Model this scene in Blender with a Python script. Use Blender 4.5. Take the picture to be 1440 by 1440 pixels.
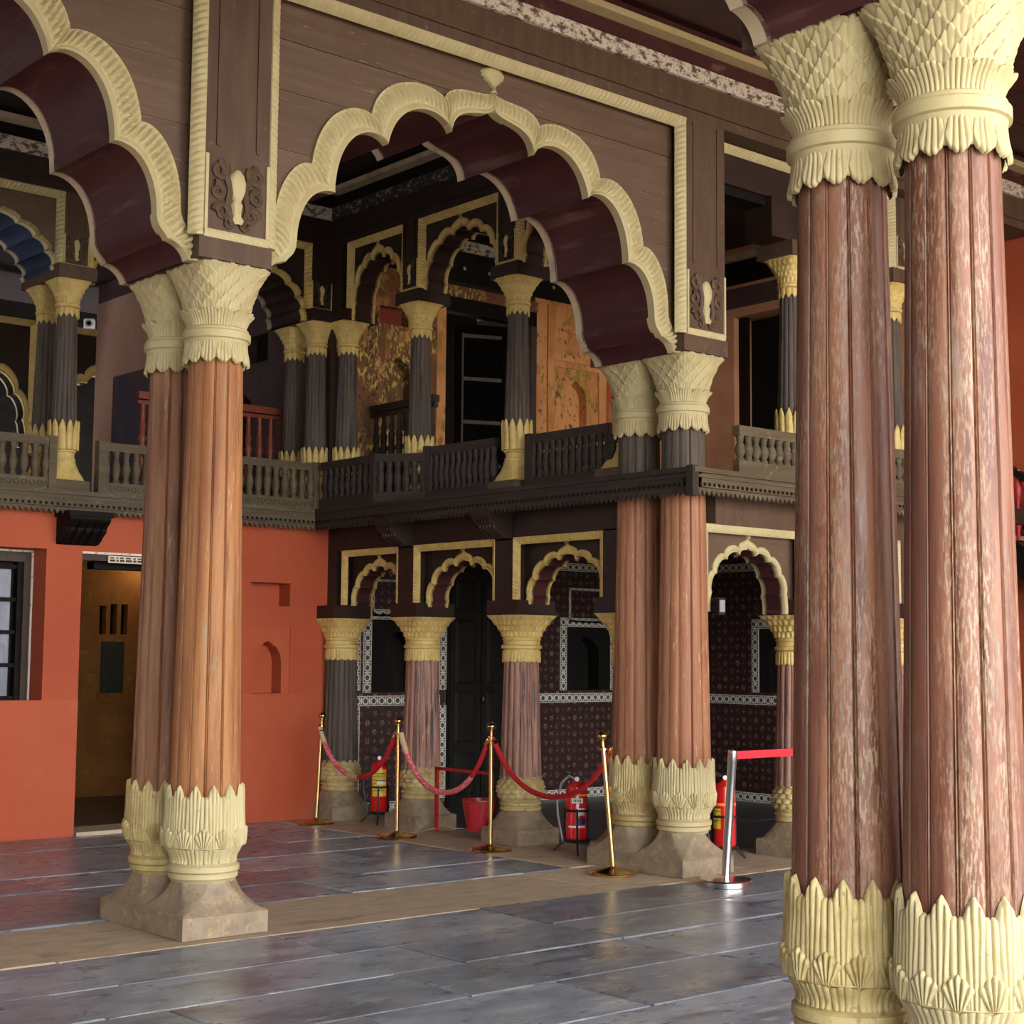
import bpy, math, random
from math import pi, sin, cos, radians
from mathutils import Vector, Matrix

rng = random.Random(7)
scene = bpy.context.scene
for o in list(bpy.data.objects):
    bpy.data.objects.remove(o)
COL = scene.collection

# ------------------------------------------------------------------ camera
FPX = 2202.2            # focal length in pixels of a 1440 px frame
yaw, pitch, roll = radians(49.307), radians(5.178), radians(0.4698)
fw = Vector((cos(yaw) * cos(pitch), sin(yaw) * cos(pitch), sin(pitch)))
rt = Vector((sin(yaw), -cos(yaw), 0))
up = rt.cross(fw)
rt2 = rt * cos(roll) + up * sin(roll)
up2 = up * cos(roll) - rt * sin(roll)
cam_d = bpy.data.cameras.new('camera')
cam = bpy.data.objects.new('camera', cam_d)
COL.objects.link(cam)
M = Matrix((rt2, up2, -fw)).transposed().to_4x4()
M.translation = Vector((0, 0, 1.6))
cam.matrix_world = M
cam_d.sensor_width = 36
cam_d.lens = 36 * FPX / 1440
cam_d.clip_start = 0.05
scene.camera = cam

# ------------------------------------------------------------------ sky, light, exposure
w = bpy.data.worlds.new('overcast_sky')
scene.world = w
w.use_nodes = True
bg = w.node_tree.nodes['Background']
bg.inputs[0].default_value = (0.97, 0.985, 1.0, 1)
bg.inputs[1].default_value = 9.0
sd = bpy.data.lights.new('sun', 'SUN')
sd.energy = 6.0
sd.angle = radians(2)
sd.color = (1, .95, .86)
sun = bpy.data.objects.new('sun', sd)
COL.objects.link(sun)
sun.rotation_euler = (radians(-18), radians(-22), 0)      # high sun; its light stays on the court outside
scene.view_settings.view_transform = 'Standard'
scene.view_settings.look = 'None'
scene.view_settings.gamma = 1
scene.view_settings.use_curve_mapping = False
scene.view_settings.exposure = 0.33
scene.cycles.max_bounces = 8
scene.cycles.diffuse_bounces = 5


def lamp(name, loc, energy, color, size=0.2):
    d = bpy.data.lights.new(name, 'POINT')
    d.energy = energy
    d.color = color
    d.shadow_soft_size = size
    o = bpy.data.objects.new(name, d)
    COL.objects.link(o)
    o.location = loc
    return o


# ------------------------------------------------------------------ colours and materials
def C(h):
    h = h.lstrip('#')
    out = []
    for i in (0, 2, 4):
        v = int(h[i:i + 2], 16) / 255
        out.append(v / 12.92 if v <= 0.04045 else ((v + 0.055) / 1.055) ** 2.4)
    return tuple(out) + (1,)


def pmat(name, base, layers=(), rough=0.6, metal=0.0, bump=None, spec=0.5, rnd=0.0, coat=0.0, rough_var=None):
    """layers: (map_scale, noise_scale, lo, hi, colour[, detail])  bump: (map_scale, noise_scale, strength, distance)"""
    m = bpy.data.materials.new(name)
    m.use_nodes = True
    nt = m.node_tree
    N, L = nt.nodes, nt.links
    b = N['Principled BSDF']
    b.inputs['Roughness'].default_value = rough
    b.inputs['Metallic'].default_value = metal
    b.inputs['Specular IOR Level'].default_value = spec
    b.inputs['Coat Weight'].default_value = coat
    tc = N.new('ShaderNodeTexCoord')
    cache = {}
    oi = N.new('ShaderNodeObjectInfo')

    def noise(ms, ns, det=6):
        k = (ms, ns, det)
        if k in cache:
            return cache[k]
        mp = N.new('ShaderNodeMapping')
        mp.inputs['Scale'].default_value = ms
        L.new(tc.outputs['Object'], mp.inputs['Vector'])
        off = N.new('ShaderNodeVectorMath')
        off.operation = 'MULTIPLY_ADD'
        comb = N.new('ShaderNodeCombineXYZ')
        for q in range(3):
            L.new(oi.outputs['Random'], comb.inputs[q])
        L.new(comb.outputs[0], off.inputs[0])
        off.inputs[1].default_value = (37, 53, 71)
        L.new(mp.outputs[0], off.inputs[2])
        t = N.new('ShaderNodeTexNoise')
        t.inputs['Scale'].default_value = ns
        t.inputs['Detail'].default_value = det
        t.inputs['Roughness'].default_value = 0.62
        L.new(off.outputs[0], t.inputs['Vector'])
        cache[k] = t.outputs['Fac']
        return cache[k]

    rgb = N.new('ShaderNodeRGB')
    rgb.outputs[0].default_value = base if len(base) == 4 else tuple(base) + (1,)
    cur = rgb.outputs[0]
    for ly in layers:
        ms, ns, lo, hi, col = ly[:5]
        det = ly[5] if len(ly) > 5 else 6
        mr = N.new('ShaderNodeMapRange')
        mr.inputs['From Min'].default_value = lo
        mr.inputs['From Max'].default_value = hi
        L.new(noise(ms, ns, det), mr.inputs['Value'])
        fac = mr.outputs[0]
        if len(ly) > 6:      # patchy: only where a broad second noise is high
            mk = N.new('ShaderNodeMapRange')
            mk.inputs['From Min'].default_value = ly[6][2]
            mk.inputs['From Max'].default_value = ly[6][3]
            L.new(noise(ly[6][0], ly[6][1], 2), mk.inputs['Value'])
            mm = N.new('ShaderNodeMath')
            mm.operation = 'MULTIPLY'
            L.new(fac, mm.inputs[0])
            L.new(mk.outputs[0], mm.inputs[1])
            fac = mm.outputs[0]
        mx = N.new('ShaderNodeMix')
        mx.data_type = 'RGBA'
        L.new(fac, mx.inputs['Factor'])
        L.new(cur, mx.inputs['A'])
        mx.inputs['B'].default_value = col
        cur = mx.outputs['Result']
    if rnd:
        hs = N.new('ShaderNodeHueSaturation')
        mr = N.new('ShaderNodeMapRange')
        mr.inputs['To Min'].default_value = 1 - rnd
        mr.inputs['To Max'].default_value = 1 + rnd
        L.new(oi.outputs['Random'], mr.inputs['Value'])
        L.new(mr.outputs[0], hs.inputs['Value'])
        L.new(cur, hs.inputs['Color'])
        cur = hs.outputs[0]
    L.new(cur, b.inputs['Base Color'])
    if rough_var:
        ms, ns, a, c2 = rough_var
        mr = N.new('ShaderNodeMapRange')
        mr.inputs['From Min'].default_value = 0.3
        mr.inputs['From Max'].default_value = 0.7
        mr.inputs['To Min'].default_value = a
        mr.inputs['To Max'].default_value = c2
        L.new(noise(ms, ns), mr.inputs['Value'])
        L.new(mr.outputs[0], b.inputs['Roughness'])
    if bump:
        ms, ns, st, di = bump
        bp = N.new('ShaderNodeBump')
        bp.inputs['Strength'].default_value = st
        bp.inputs['Distance'].default_value = di
        L.new(noise(ms, ns), bp.inputs['Height'])
        L.new(bp.outputs[0], b.inputs['Normal'])
    return m


X1 = (1, 1, 1)
ALONG_X = (0.5, 5, 9)
ALONG_Z = (9, 9, 0.7)
MAT = {}
# painted wood of the arcade faces
MAT['wood'] = pmat('brown_painted_wood', C('#584335'), [(ALONG_X, 2.2, .35, .7, C('#685341')), (X1, 1.3, .45, .75, C('#543f32')), ((1.5, 4, 14), 5, .62, .72, C('#857159'))], .55, bump=(ALONG_X, 6, .25, .004), rnd=.05, spec=.25)
MAT['wood_plain'] = pmat('dull_brown_wood', C('#4f3c2f'), [((5, 5, .8), 2, .4, .7, C('#5b4838')), ((2, 2, 2), 6, .62, .75, C('#716049'))], .55, bump=((6, 6, 1), 5, .2, .003), spec=.2)
MAT['wood_pale'] = pmat('bare_seam_wood', C('#a08c74'), [], .8)
MAT['apricot'] = pmat('apricot_plaster', C('#bd8a66'), [((1, 1, 1), 2, .42, .7, C('#a8714c'))], .8)
MAT['dark'] = pmat('dark_brown_wood', C('#271a15'), [((2, 2, 2), 3, .4, .7, C('#33241e'))], .5, spec=.3, bump=((2, 5, 5), 6, .15, .003))
MAT['blackwood'] = pmat('black_painted_wood', C('#15110f'), [((2, 2, 2), 4, .5, .8, C('#241d19'))], .6, spec=.1)
MAT['maroon'] = pmat('dark_maroon_soffit', C('#3d1c1d'), [((2, .6, 2), 3, .4, .75, C('#4b2826')), ((1.2, .35, 3), 3, .58, .72, C('#664741'))], .6, spec=.25, bump=((4, 1, 4), 6, .12, .003))
MAT['bluesoffit'] = pmat('blue_black_soffit', C('#232b3a'), [((2, 1, 2), 3, .4, .7, C('#34405a'))], .5, spec=.3)
MAT['darksoffit'] = pmat('dark_arch_soffit', C('#2b1d1a'), [((2, 1, 2), 3, .4, .7, C('#3a2a25'))], .6, spec=.25)
MAT['cream'] = pmat('cream_paint', C('#b3a57b'), [(X1, 5, .5, .75, C('#a69568')), ((9, 9, 9), 5, .64, .74, C('#8f7c52'))], .55, bump=((6, 6, 6), 8, .12, .003), rnd=.04, spec=.35)
MAT['creamold'] = pmat('stained_cream_paint', C('#b8a672'), [((3, 3, 2), 3, .42, .7, C('#978149')), ((7, 7, 4), 5, .58, .72, C('#7d6a42'))], .55, bump=((6, 6, 6), 8, .18, .003), rnd=.04)
MAT['creamgold'] = pmat('golden_cream_paint', C('#c8ad68'), [((3, 3, 3), 4, .45, .75, C('#a98d4c')), ((9, 9, 9), 5, .62, .72, C('#8a7140'))], .55, bump=((6, 6, 6), 8, .15, .003))
MAT['creamedge'] = pmat('greyed_cream_paint', C('#b4a184'), [(X1, 5, .5, .7, C('#95806a'))], .55)
MAT['stone'] = pmat('brown_granite', C('#8b7a63'), [((3, 3, 3), 3, .4, .7, C('#6f614f')), ((4, 4, 4), 4, .55, .72, C('#a58d63')), ((14, 14, 14), 5, .6, .7, C('#584a3c'))], .7, bump=((8, 8, 8), 6, .35, .004))
MAT['sandstone'] = pmat('sandstone_paving', C('#a8957c'), [((2, 5, 3), 2.5, .4, .7, C('#bca98e')), ((8, 8, 8), 5, .58, .75, C('#85745f')), ((1, 3, 1), 2, .55, .7, C('#8d7c68'))], .6, bump=((5, 5, 5), 6, .25, .004), rnd=.08)
MAT['mortar'] = pmat('pale_mortar', C('#75726d'), [((3, 3, 3), 5, .4, .7, C('#6b6763'))], .85)
MAT['slate'] = pmat('grey_slate', C('#757b83'), [((1.1, 1.8, 2), 1.3, .38, .68, C('#8f969f'), 3), ((1.2, 2.4, 2), 2.0, .48, .68, C('#545a64'), 4), ((1.6, 6, 4), 3, .56, .66, C('#9a9da1'), 5), ((3, 11, 4), 2.4, .60, .66, C('#b3b3b1'), 8, ((1, 1, 1), 1.2, .48, .6)), ((2, 3, 2), 3, .62, .70, C('#3c3f47'), 8), ((1.4, 2, 2), 1.1, .58, .74, C('#65595b'), 3)], .3, bump=((2.5, 6, 3), 2.2, .14, .004), rnd=.28, rough_var=((1.5, 3, 2), 2, .22, .42))
MAT['slatedark'] = pmat('dark_veranda_floor', C('#3a3a3d'), [((1, 1, 1), 3, .4, .7, C('#46464a'))], .35)
SHB = ((14, 14, 1.6), 5, .4, .004)
PM = ((4, 4, .6), 1.3, .44, .62)
PM2 = ((4, 4, .5), 1.7, .48, .62)
MAT['shaft_left'] = pmat('orange_worn_wood', C('#8b5933'), [((5, 5, .5), 1.6, .45, .62, C('#9f6d42')), ((12, 12, .6), 2.2, .52, .66, C('#7e4c36')), ((40, 40, 4), 2, .6, .68, C('#c29a70'), 6, PM2), ((12, 12, 1), 2.6, .62, .7, C('#8d7a5c'))], .6, bump=SHB, spec=.35)
MAT['shaft_lback'] = pmat('brown_worn_wood', C('#7c523a'), [((5, 5, .5), 1.6, .45, .65, C('#8d6a4b')), ((12, 12, .6), 2.2, .5, .66, C('#5f3b2d')), ((36, 36, 3), 2, .55, .64, C('#a68a66'), 6, PM)], .6, bump=SHB, spec=.35)
MAT['shaft_right'] = pmat('red_brown_flaking_wood', C('#6c412e'), [((4, 4, .4), 1.5, .44, .6, C('#825741')), ((9, 9, .6), 2.4, .5, .62, C('#5f3829')), ((52, 52, 9), 2.2, .49, .58, C('#9c846b'), 8, ((4, 4, .6), 1.5, .46, .66)), ((44, 44, 9), 2, .54, .6, C('#75634f'), 6, PM2), ((4, 4, .4), 2.2, .6, .7, C('#8a786a'))], .5, bump=SHB, spec=.4)
MAT['shaft_mid'] = pmat('salmon_brown_wood', C('#8f5f42'), [((5, 5, .5), 1.6, .45, .62, C('#a07052')), ((12, 12, .6), 2.2, .54, .66, C('#84523d')), ((40, 40, 4), 2, .58, .66, C('#c39c78'), 6, PM2)], .6, bump=SHB, spec=.35)
MAT['shaft_pink'] = pmat('pink_brown_wood', C('#835a4d'), [((12, 12, .4), 1.6, .42, .6, C('#a17a69')), ((14, 14, .5), 2.5, .5, .62, C('#4f4340')), ((30, 30, 1.6), 3, .58, .68, C('#b69080'))], .6, bump=SHB, spec=.35)
MAT['shaft_grey'] = pmat('charcoal_brown_wood', C('#4d443d'), [((12, 12, .5), 2, .42, .66, C('#5f544a')), ((14, 14, .6), 2.5, .54, .66, C('#39312d'))], .65, bump=SHB, spec=.18)
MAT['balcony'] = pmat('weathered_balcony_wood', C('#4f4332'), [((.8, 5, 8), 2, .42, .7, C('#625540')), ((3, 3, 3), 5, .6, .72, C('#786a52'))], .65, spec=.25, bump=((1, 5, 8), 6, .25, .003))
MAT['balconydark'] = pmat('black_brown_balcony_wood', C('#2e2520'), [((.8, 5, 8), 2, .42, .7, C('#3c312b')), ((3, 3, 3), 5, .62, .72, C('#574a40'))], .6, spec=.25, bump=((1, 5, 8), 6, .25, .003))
MAT['redwood'] = pmat('red_brown_rail_wood', C('#7a3320'), [((6, 6, 1), 3, .45, .7, C('#8d4128'))], .45)
MAT['orange'] = pmat('orange_limewash', C('#ae4f2c'), [((.7, .7, .7), 1.4, .35, .7, C('#a34322')), ((1, 1, .6), 2.5, .55, .85, C('#b35c3d'))], .75, bump=((2, 2, 2), 3, .12, .006))
MAT['darkwall'] = pmat('purple_brown_plaster', C('#4d3733'), [((1, 1, 1), 2, .4, .7, C('#3c3038')), ((4, 4, 4), 4, .62, .72, C('#6b5650'))], .75)
MAT['pinkwall'] = pmat('pink_plaster', C('#b58f7e'), [((1, 1, 1), 2, .4, .7, C('#a57f6c'))], .8)
MAT['bluewall'] = pmat('blue_purple_plaster', C('#3f3d52'), [((1, 1, .8), 2, .45, .65, C('#5c3f38')), ((3, 3, 3), 3, .58, .72, C('#4a4a5e'))], .8)
MAT['peel'] = pmat('peeling_ochre_plaster', C('#7d4f2b'), [((1, 1, .7), 1.6, .42, .6, C('#64432a')), ((1.6, 1.6, 1), 2, .56, .64, C('#b37b45')), ((16, 16, 8), 1.6, .51, .57, C('#bfa654'), 8, ((1, 1, .6), 1.6, .46, .54)), ((14, 14, 9), 2, .55, .6, C('#3c3017'), 8, ((1, 1, .8), 1.7, .44, .56))], .85, bump=((7, 7, 7), 4, .4, .01))
MAT['peelpink'] = pmat('flaking_apricot_plaster', C('#cf8f58'), [((1, 1, .7), 1.6, .45, .6, C('#bb7840')), ((7, 7, 4), 1.6, .5, .56, C('#94742f'), 6, ((1, 1, .8), 1.5, .46, .58)), ((9, 9, 6), 2, .57, .62, C('#54431f'), 6, ((1, 1, .8), 1.9, .48, .6))], .85, bump=((7, 7, 7), 4, .4, .01))
MAT['redniche'] = pmat('brick_red_plaster', C('#7e2f1e'), [], .8)
MAT['white_peel'] = pmat('flaking_white_frieze', C('#5b4238'), [((5, 5, 9), 2.5, .42, .5, C('#c9bfae')), ((12, 12, 12), 4, .55, .62, C('#8a7a66')), ((9, 9, 9), 5, .6, .66, C('#4a342c'))], .75, bump=((9, 9, 9), 5, .5, .008))
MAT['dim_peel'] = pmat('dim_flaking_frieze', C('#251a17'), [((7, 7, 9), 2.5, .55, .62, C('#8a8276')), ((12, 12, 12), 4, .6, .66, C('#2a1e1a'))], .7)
MAT['ceiling'] = pmat('maroon_ceiling_boards', C('#432827'), [((.6, 4, 4), 3, .4, .7, C('#382120'))], .5)
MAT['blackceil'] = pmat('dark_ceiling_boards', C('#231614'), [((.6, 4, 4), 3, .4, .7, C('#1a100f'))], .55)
MAT['outside'] = pmat('pale_courtyard_gravel', C('#b0a48e'), [((1, 1, 1), 3, .4, .7, C('#9c917d'))], .9)
MAT['brass'] = pmat('polished_brass', (0.72, 0.5, 0.2, 1), [], .16, metal=1.0)
MAT['chrome'] = pmat('brushed_steel', (0.72, 0.7, 0.68, 1), [], .2, metal=1.0)
MAT['rope'] = pmat('red_velvet_rope', C('#b3141f'), [((9, 9, 9), 5, .4, .7, C('#8f0f18'))], .6)
MAT['ropewrap'] = pmat('taped_worn_rope', C('#c24a55'), [((14, 14, 14), 3, .48, .58, C('#d98f90')), ((9, 9, 9), 4, .6, .68, C('#a02833'))], .45)
MAT['tan'] = pmat('beige_tape', C('#b79a78'), [], .6)
MAT['belt'] = pmat('red_webbing', C('#cf2230'), [], .6)
MAT['exred'] = pmat('red_enamel', C('#c01a1c'), [], .25, coat=.4)
MAT['exyellow'] = pmat('yellow_label', C('#d8b92e'), [((3, 3, 30), 4, .55, .6, C('#5d5a30'))], .5)
MAT['exwhite'] = pmat('white_label', C('#d8d4cc'), [], .5)
MAT['exblue'] = pmat('dark_blue_label', C('#1e2350'), [], .5)
MAT['orangeband'] = pmat('orange_band', C('#e8902a'), [], .5)
MAT['ink'] = pmat('dark_print', C('#3a2a26'), [], .7)
MAT['blackmetal'] = pmat('black_iron', C('#17151a'), [], .4)
MAT['bucket'] = pmat('worn_red_bucket', C('#a11f26'), [((5, 5, 2), 3, .5, .7, C('#7d1a20')), ((9, 9, 9), 4, .64, .7, C('#b9606a'))], .35)
MAT['redpost'] = pmat('red_painted_post', C('#a01c20'), [], .45)
MAT['whiteplastic'] = pmat('white_plastic', C('#d8d6d6'), [], .35)
MAT['blackglass'] = pmat('black_lens', C('#0c0b0a'), [], .9, spec=0)
MAT['greyplastic'] = pmat('grey_plastic', C('#8e8886'), [], .4)
MAT['blackdoor'] = pmat('black_door_paint', C('#191714'), [((4, 4, .6), 3, .45, .7, C('#221f1b'))], .6, spec=.12)
MAT['windowwood'] = pmat('grey_brown_window_wood', C('#4a3d34'), [((5, 5, 1), 3, .42, .7, C('#3a2f29'))], .6, spec=.25)
MAT['whiteedge'] = pmat('chipped_white_edge', C('#d9cbbd'), [((6, 6, 6), 4, .55, .65, C('#b8785c'))], .8)
MAT['ochre'] = pmat('ochre_room_plaster', C('#96622a'), [((1.5, 1.5, 1.5), 2, .42, .7, C('#7d4d1e')), ((4, 4, 4), 3, .6, .72, C('#b08035'))], .8, bump=((5, 5, 5), 4, .3, .01))
MAT['poster'] = pmat('dark_green_board', C('#2c3026'), [((4, 4, 4), 4, .5, .7, C('#3a3c30'))], .6)
MAT['glass'] = pmat('mottled_grey_pane', C('#4c5160'), [((2, 2, 1), 3, .42, .68, C('#666d80')), ((6, 6, 2), 3, .55, .7, C('#453c46'))], .3)  # opaque grey with bluish and violet mottling
MAT['sign'] = pmat('sign_board', C('#d9c3ad'), [], .6)


def pattern_wall_mat():
    """dark maroon plaster printed with a staggered grid of pale rosettes"""
    m = bpy.data.materials.new('rosette_painted_wall')
    m.use_nodes = True
    nt = m.node_tree
    N, L = nt.nodes, nt.links
    b = N['Principled BSDF']
    b.inputs['Roughness'].default_value = .5

    def mth(op, a, c=None, d=None):
        n = N.new('ShaderNodeMath')
        n.operation = op
        for i, v in enumerate((a, c, d)):
            if v is None:
                continue
            if isinstance(v, (int, float)):
                n.inputs[i].default_value = v
            else:
                L.new(v, n.inputs[i])
        return n.outputs[0]
    tc = N.new('ShaderNodeTexCoord')
    sp = N.new('ShaderNodeSeparateXYZ')
    L.new(tc.outputs['Object'], sp.inputs[0])
    S = 0.105
    mask = None
    for (ox, oz, big) in ((0, 0, 1), (.5, .5, 1), (.5, 0, 0), (0, .5, 0)):
        u = mth('SUBTRACT', mth('FRACT', mth('ADD', mth('DIVIDE', sp.outputs['X'], S * 1.7), 50 + ox)), .5)
        v = mth('SUBTRACT', mth('FRACT', mth('ADD', mth('DIVIDE', sp.outputs['Z'], S * 1.7), 50 + oz)), .5)
        r = mth('SQRT', mth('ADD', mth('MULTIPLY', u, u), mth('MULTIPLY', v, v)))
        a = mth('ARCTAN2', v, u)
        pet = mth('MULTIPLY_ADD', mth('COSINE', mth('MULTIPLY', a, 6 if big else 4)), .05 if big else .03, .15 if big else .075)
        hit = mth('LESS_THAN', r, pet)
        if big:
            hole = mth('GREATER_THAN', r, .05)
            hit = mth('MULTIPLY', hit, hole)
        mask = hit if mask is None else mth('MAXIMUM', mask, hit)
    ns = N.new('ShaderNodeTexNoise')
    ns.inputs['Scale'].default_value = 14
    L.new(tc.outputs['Object'], ns.inputs['Vector'])
    mr = N.new('ShaderNodeMapRange')
    mr.inputs['From Min'].default_value = .35
    mr.inputs['From Max'].default_value = .7
    L.new(ns.outputs['Fac'], mr.inputs['Value'])
    fac = mth('MULTIPLY', mask, mth('MULTIPLY', mr.outputs[0], .75))
    mx = N.new('ShaderNodeMix')
    mx.data_type = 'RGBA'
    L.new(fac, mx.inputs['Factor'])
    mx.inputs['A'].default_value = C('#2a0e0a')
    mx.inputs['B'].default_value = C('#a08274')
    L.new(mx.outputs['Result'], b.inputs['Base Color'])
    return m


def border_mat():
    """white painted band with a chain of dark discs and small leaves; uses UV in metres"""
    m = bpy.data.materials.new('white_chain_border')
    m.use_nodes = True
    nt = m.node_tree
    N, L = nt.nodes, nt.links
    b = N['Principled BSDF']
    b.inputs['Roughness'].default_value = .55

    def mth(op, a, c=None, d=None):
        n = N.new('ShaderNodeMath')
        n.operation = op
        for i, v in enumerate((a, c, d)):
            if v is None:
                continue
            if isinstance(v, (int, float)):
                n.inputs[i].default_value = v
            else:
                L.new(v, n.inputs[i])
        return n.outputs[0]
    tc = N.new('ShaderNodeTexCoord')
    sp = N.new('ShaderNodeSeparateXYZ')
    L.new(tc.outputs['UV'], sp.inputs[0])
    P = 0.1
    q = mth('DIVIDE', sp.outputs['X'], P)
    u = mth('SUBTRACT', mth('FRACT', q), .5)
    v = mth('MULTIPLY', mth('SUBTRACT', sp.outputs['Y'], .5), 1.0)
    r = mth('SQRT', mth('ADD', mth('MULTIPLY', u, u), mth('MULTIPLY', v, v)))
    disc = mth('LESS_THAN', r, .25)
    ring = mth('MULTIPLY', mth('GREATER_THAN', r, .40), mth('LESS_THAN', mth('ABSOLUTE', v), .42))
    gap = mth('MULTIPLY', ring, mth('GREATER_THAN', mth('ABSOLUTE', mth('SUBTRACT', mth('ABSOLUTE', u), .5)), .07))
    line = mth('MULTIPLY', mth('GREATER_THAN', mth('ABSOLUTE', v), .36), mth('LESS_THAN', mth('ABSOLUTE', v), .42))
    mask = mth('MAXIMUM', mth('MAXIMUM', disc, gap), line)
    ns = N.new('ShaderNodeTexNoise')
    ns.inputs['Scale'].default_value = 60
    L.new(tc.outputs['UV'], ns.inputs['Vector'])
    mask2 = mth('MAXIMUM', mask, mth('GREATER_THAN', ns.outputs['Fac'], .66))
    mx = N.new('ShaderNodeMix')
    mx.data_type = 'RGBA'
    L.new(mth('MULTIPLY', mask2, .92), mx.inputs['Factor'])
    mx.inputs['A'].default_value = C('#d8d2c6')
    mx.inputs['B'].default_value = C('#17120f')
    L.new(mx.outputs['Result'], b.inputs['Base Color'])
    return m


MAT['rosette'] = pattern_wall_mat()
MAT['border'] = border_mat()


# ------------------------------------------------------------------ mesh helpers
class MB:
    def __init__(self):
        self.v, self.f, self.uv = [], [], None

    def add(self, vs, fs):
        o = len(self.v)
        self.v += [tuple(p) for p in vs]
        self.f += [tuple(i + o for i in q) for q in fs]
        return self

    def box(self, x0, x1, y0, y1, z0, z1):
        vs = [(x, y, z) for z in (z0, z1) for y in (y0, y1) for x in (x0, x1)]
        return self.add(vs, [(0, 2, 3, 1), (4, 5, 7, 6), (0, 1, 5, 4), (2, 6, 7, 3), (0, 4, 6, 2), (1, 3, 7, 5)])

    def cbox(self, x0, x1, y0, y1, z0, z1, c=.01):
        """box whose top edges are chamfered"""
        vs = [(x0, y0, z0), (x1, y0, z0), (x1, y1, z0), (x0, y1, z0),
              (x0, y0, z1 - c), (x1, y0, z1 - c), (x1, y1, z1 - c), (x0, y1, z1 - c),
              (x0 + c, y0 + c, z1), (x1 - c, y0 + c, z1), (x1 - c, y1 - c, z1), (x0 + c, y1 - c, z1)]
        fs = [(3, 2, 1, 0), (8, 9, 10, 11)]
        for k in range(4):
            n = (k + 1) % 4
            fs += [(k, n, 4 + n, 4 + k), (4 + k, 4 + n, 8 + n, 8 + k)]
        return self.add(vs, fs)

    def grid(self, rows, close_u=False, close_v=False):
        nr, nc = len(rows), len(rows[0])
        vs = [p for r in rows for p in r]
        fs = []
        for i in range(nr if close_v else nr - 1):
            for j in range(nc if close_u else nc - 1):
                a, b_ = i * nc + j, i * nc + (j + 1) % nc
                c_, d = ((i + 1) % nr) * nc + (j + 1) % nc, ((i + 1) % nr) * nc + j
                fs.append((a, b_, c_, d))
        return self.add(vs, fs)

    def lathe(self, prof, n=32, rf=None, cap=True, cx=0, cy=0):
        rows = []
        for z, r in prof:
            row = []
            for k in range(n):
                a = 2 * pi * k / n
                rr = rf(a, z, r) if rf else r
                row.append((cx + rr * cos(a), cy + rr * sin(a), z))
            rows.append(row)
        o = len(self.v)
        self.grid(rows, close_u=True)
        if cap:
            self.f.append(tuple(o + k for k in reversed(range(n))))
            q = o + (len(prof) - 1) * n
            self.f.append(tuple(q + k for k in range(n)))
        return self

    def tube(self, path, r, n=8, cap=True):
        pts = [Vector(p) for p in path]
        rows = []
        prev = None
        for i, p in enumerate(pts):
            t = (pts[min(i + 1, len(pts) - 1)] - pts[max(i - 1, 0)]).normalized()
            if prev is None:
                a = Vector((0, 0, 1)) if abs(t.z) < .9 else Vector((1, 0, 0))
                s = t.cross(a).normalized()
            else:
                s = (prev - t * prev.dot(t)).normalized()
            prev = s
            q = t.cross(s)
            rr = r[i] if isinstance(r, (list, tuple)) else r
            rows.append([tuple(p + (s * cos(2 * pi * k / n) + q * sin(2 * pi * k / n)) * rr) for k in range(n)])
        o = len(self.v)
        self.grid(rows, close_u=True)
        if cap:
            self.f.append(tuple(o + k for k in range(n)))
            q = o + (len(rows) - 1) * n
            self.f.append(tuple(q + k for k in reversed(range(n))))
        return self

    def prism(self, poly, y0, y1):
        """polygon in x,z extruded along y"""
        n = len(poly)
        vs = [(x, y0, z) for x, z in poly] + [(x, y1, z) for x, z in poly]
        fs = [tuple(range(n)), tuple(reversed(range(n, 2 * n)))]
        for k in range(n):
            fs.append((k, n + k, n + (k + 1) % n, (k + 1) % n))
        return self.add(vs, fs)

    def mesh(self, name, mat, smooth=True, angle=35):
        me = bpy.data.meshes.new(name)
        me.from_pydata(self.v, [], self.f)
        if mat is not None:
            me.materials.append(MAT[mat] if isinstance(mat, str) else mat)
        if self.uv:
            l = me.uv_layers.new(name='UVMap')
            for lp in me.loops:
                l.data[lp.index].uv = self.uv[lp.vertex_index]
        me.update()
        fix_normals(me)
        if smooth:
            me.shade_smooth()
            me.set_sharp_from_angle(angle=radians(angle))
        return me

    def build(self, name, mat, parent=None, smooth=True, angle=35, loc=None):
        return place(self.mesh(name, mat, smooth, angle), name, parent, loc=loc)


def fix_normals(me):
    import bmesh
    bm = bmesh.new()
    bm.from_mesh(me)
    bmesh.ops.recalc_face_normals(bm, faces=bm.faces)
    bm.to_mesh(me)
    bm.free()


def place(me, name, parent=None, rotz=0.0, loc=None, mat=None):
    o = bpy.data.objects.new(name, me)
    COL.objects.link(o)
    if parent is not None:
        o.parent = parent
    if loc is not None:
        o.location = loc
    if rotz:
        o.rotation_euler = (0, 0, rotz)
    if mat is not None:
        o.material_slots[0].link = 'OBJECT'
        o.material_slots[0].material = MAT[mat]
    return o


def thing(name, label, cat, loc=(0, 0, 0), rotz=0.0, group=None):
    o = bpy.data.objects.new(name, None)
    COL.objects.link(o)
    o.empty_display_size = .1
    o.location = loc
    o.rotation_euler = (0, 0, rotz)
    o['label'] = label
    o['category'] = cat
    o['kind'] = 'thing'
    if group:
        o['group'] = group
    return o


def tag(o, label, cat, group=None):
    o['label'] = label
    o['category'] = cat
    o['kind'] = 'thing'
    if group:
        o['group'] = group
    return o


def struct(o, label, cat):
    o['kind'] = 'structure'
    o['label'] = label
    o['category'] = cat
    return o


def boxobj(name, dims, mat, parent=None, smooth=False):
    return MB().box(*dims).build(name, mat, parent, smooth)


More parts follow.
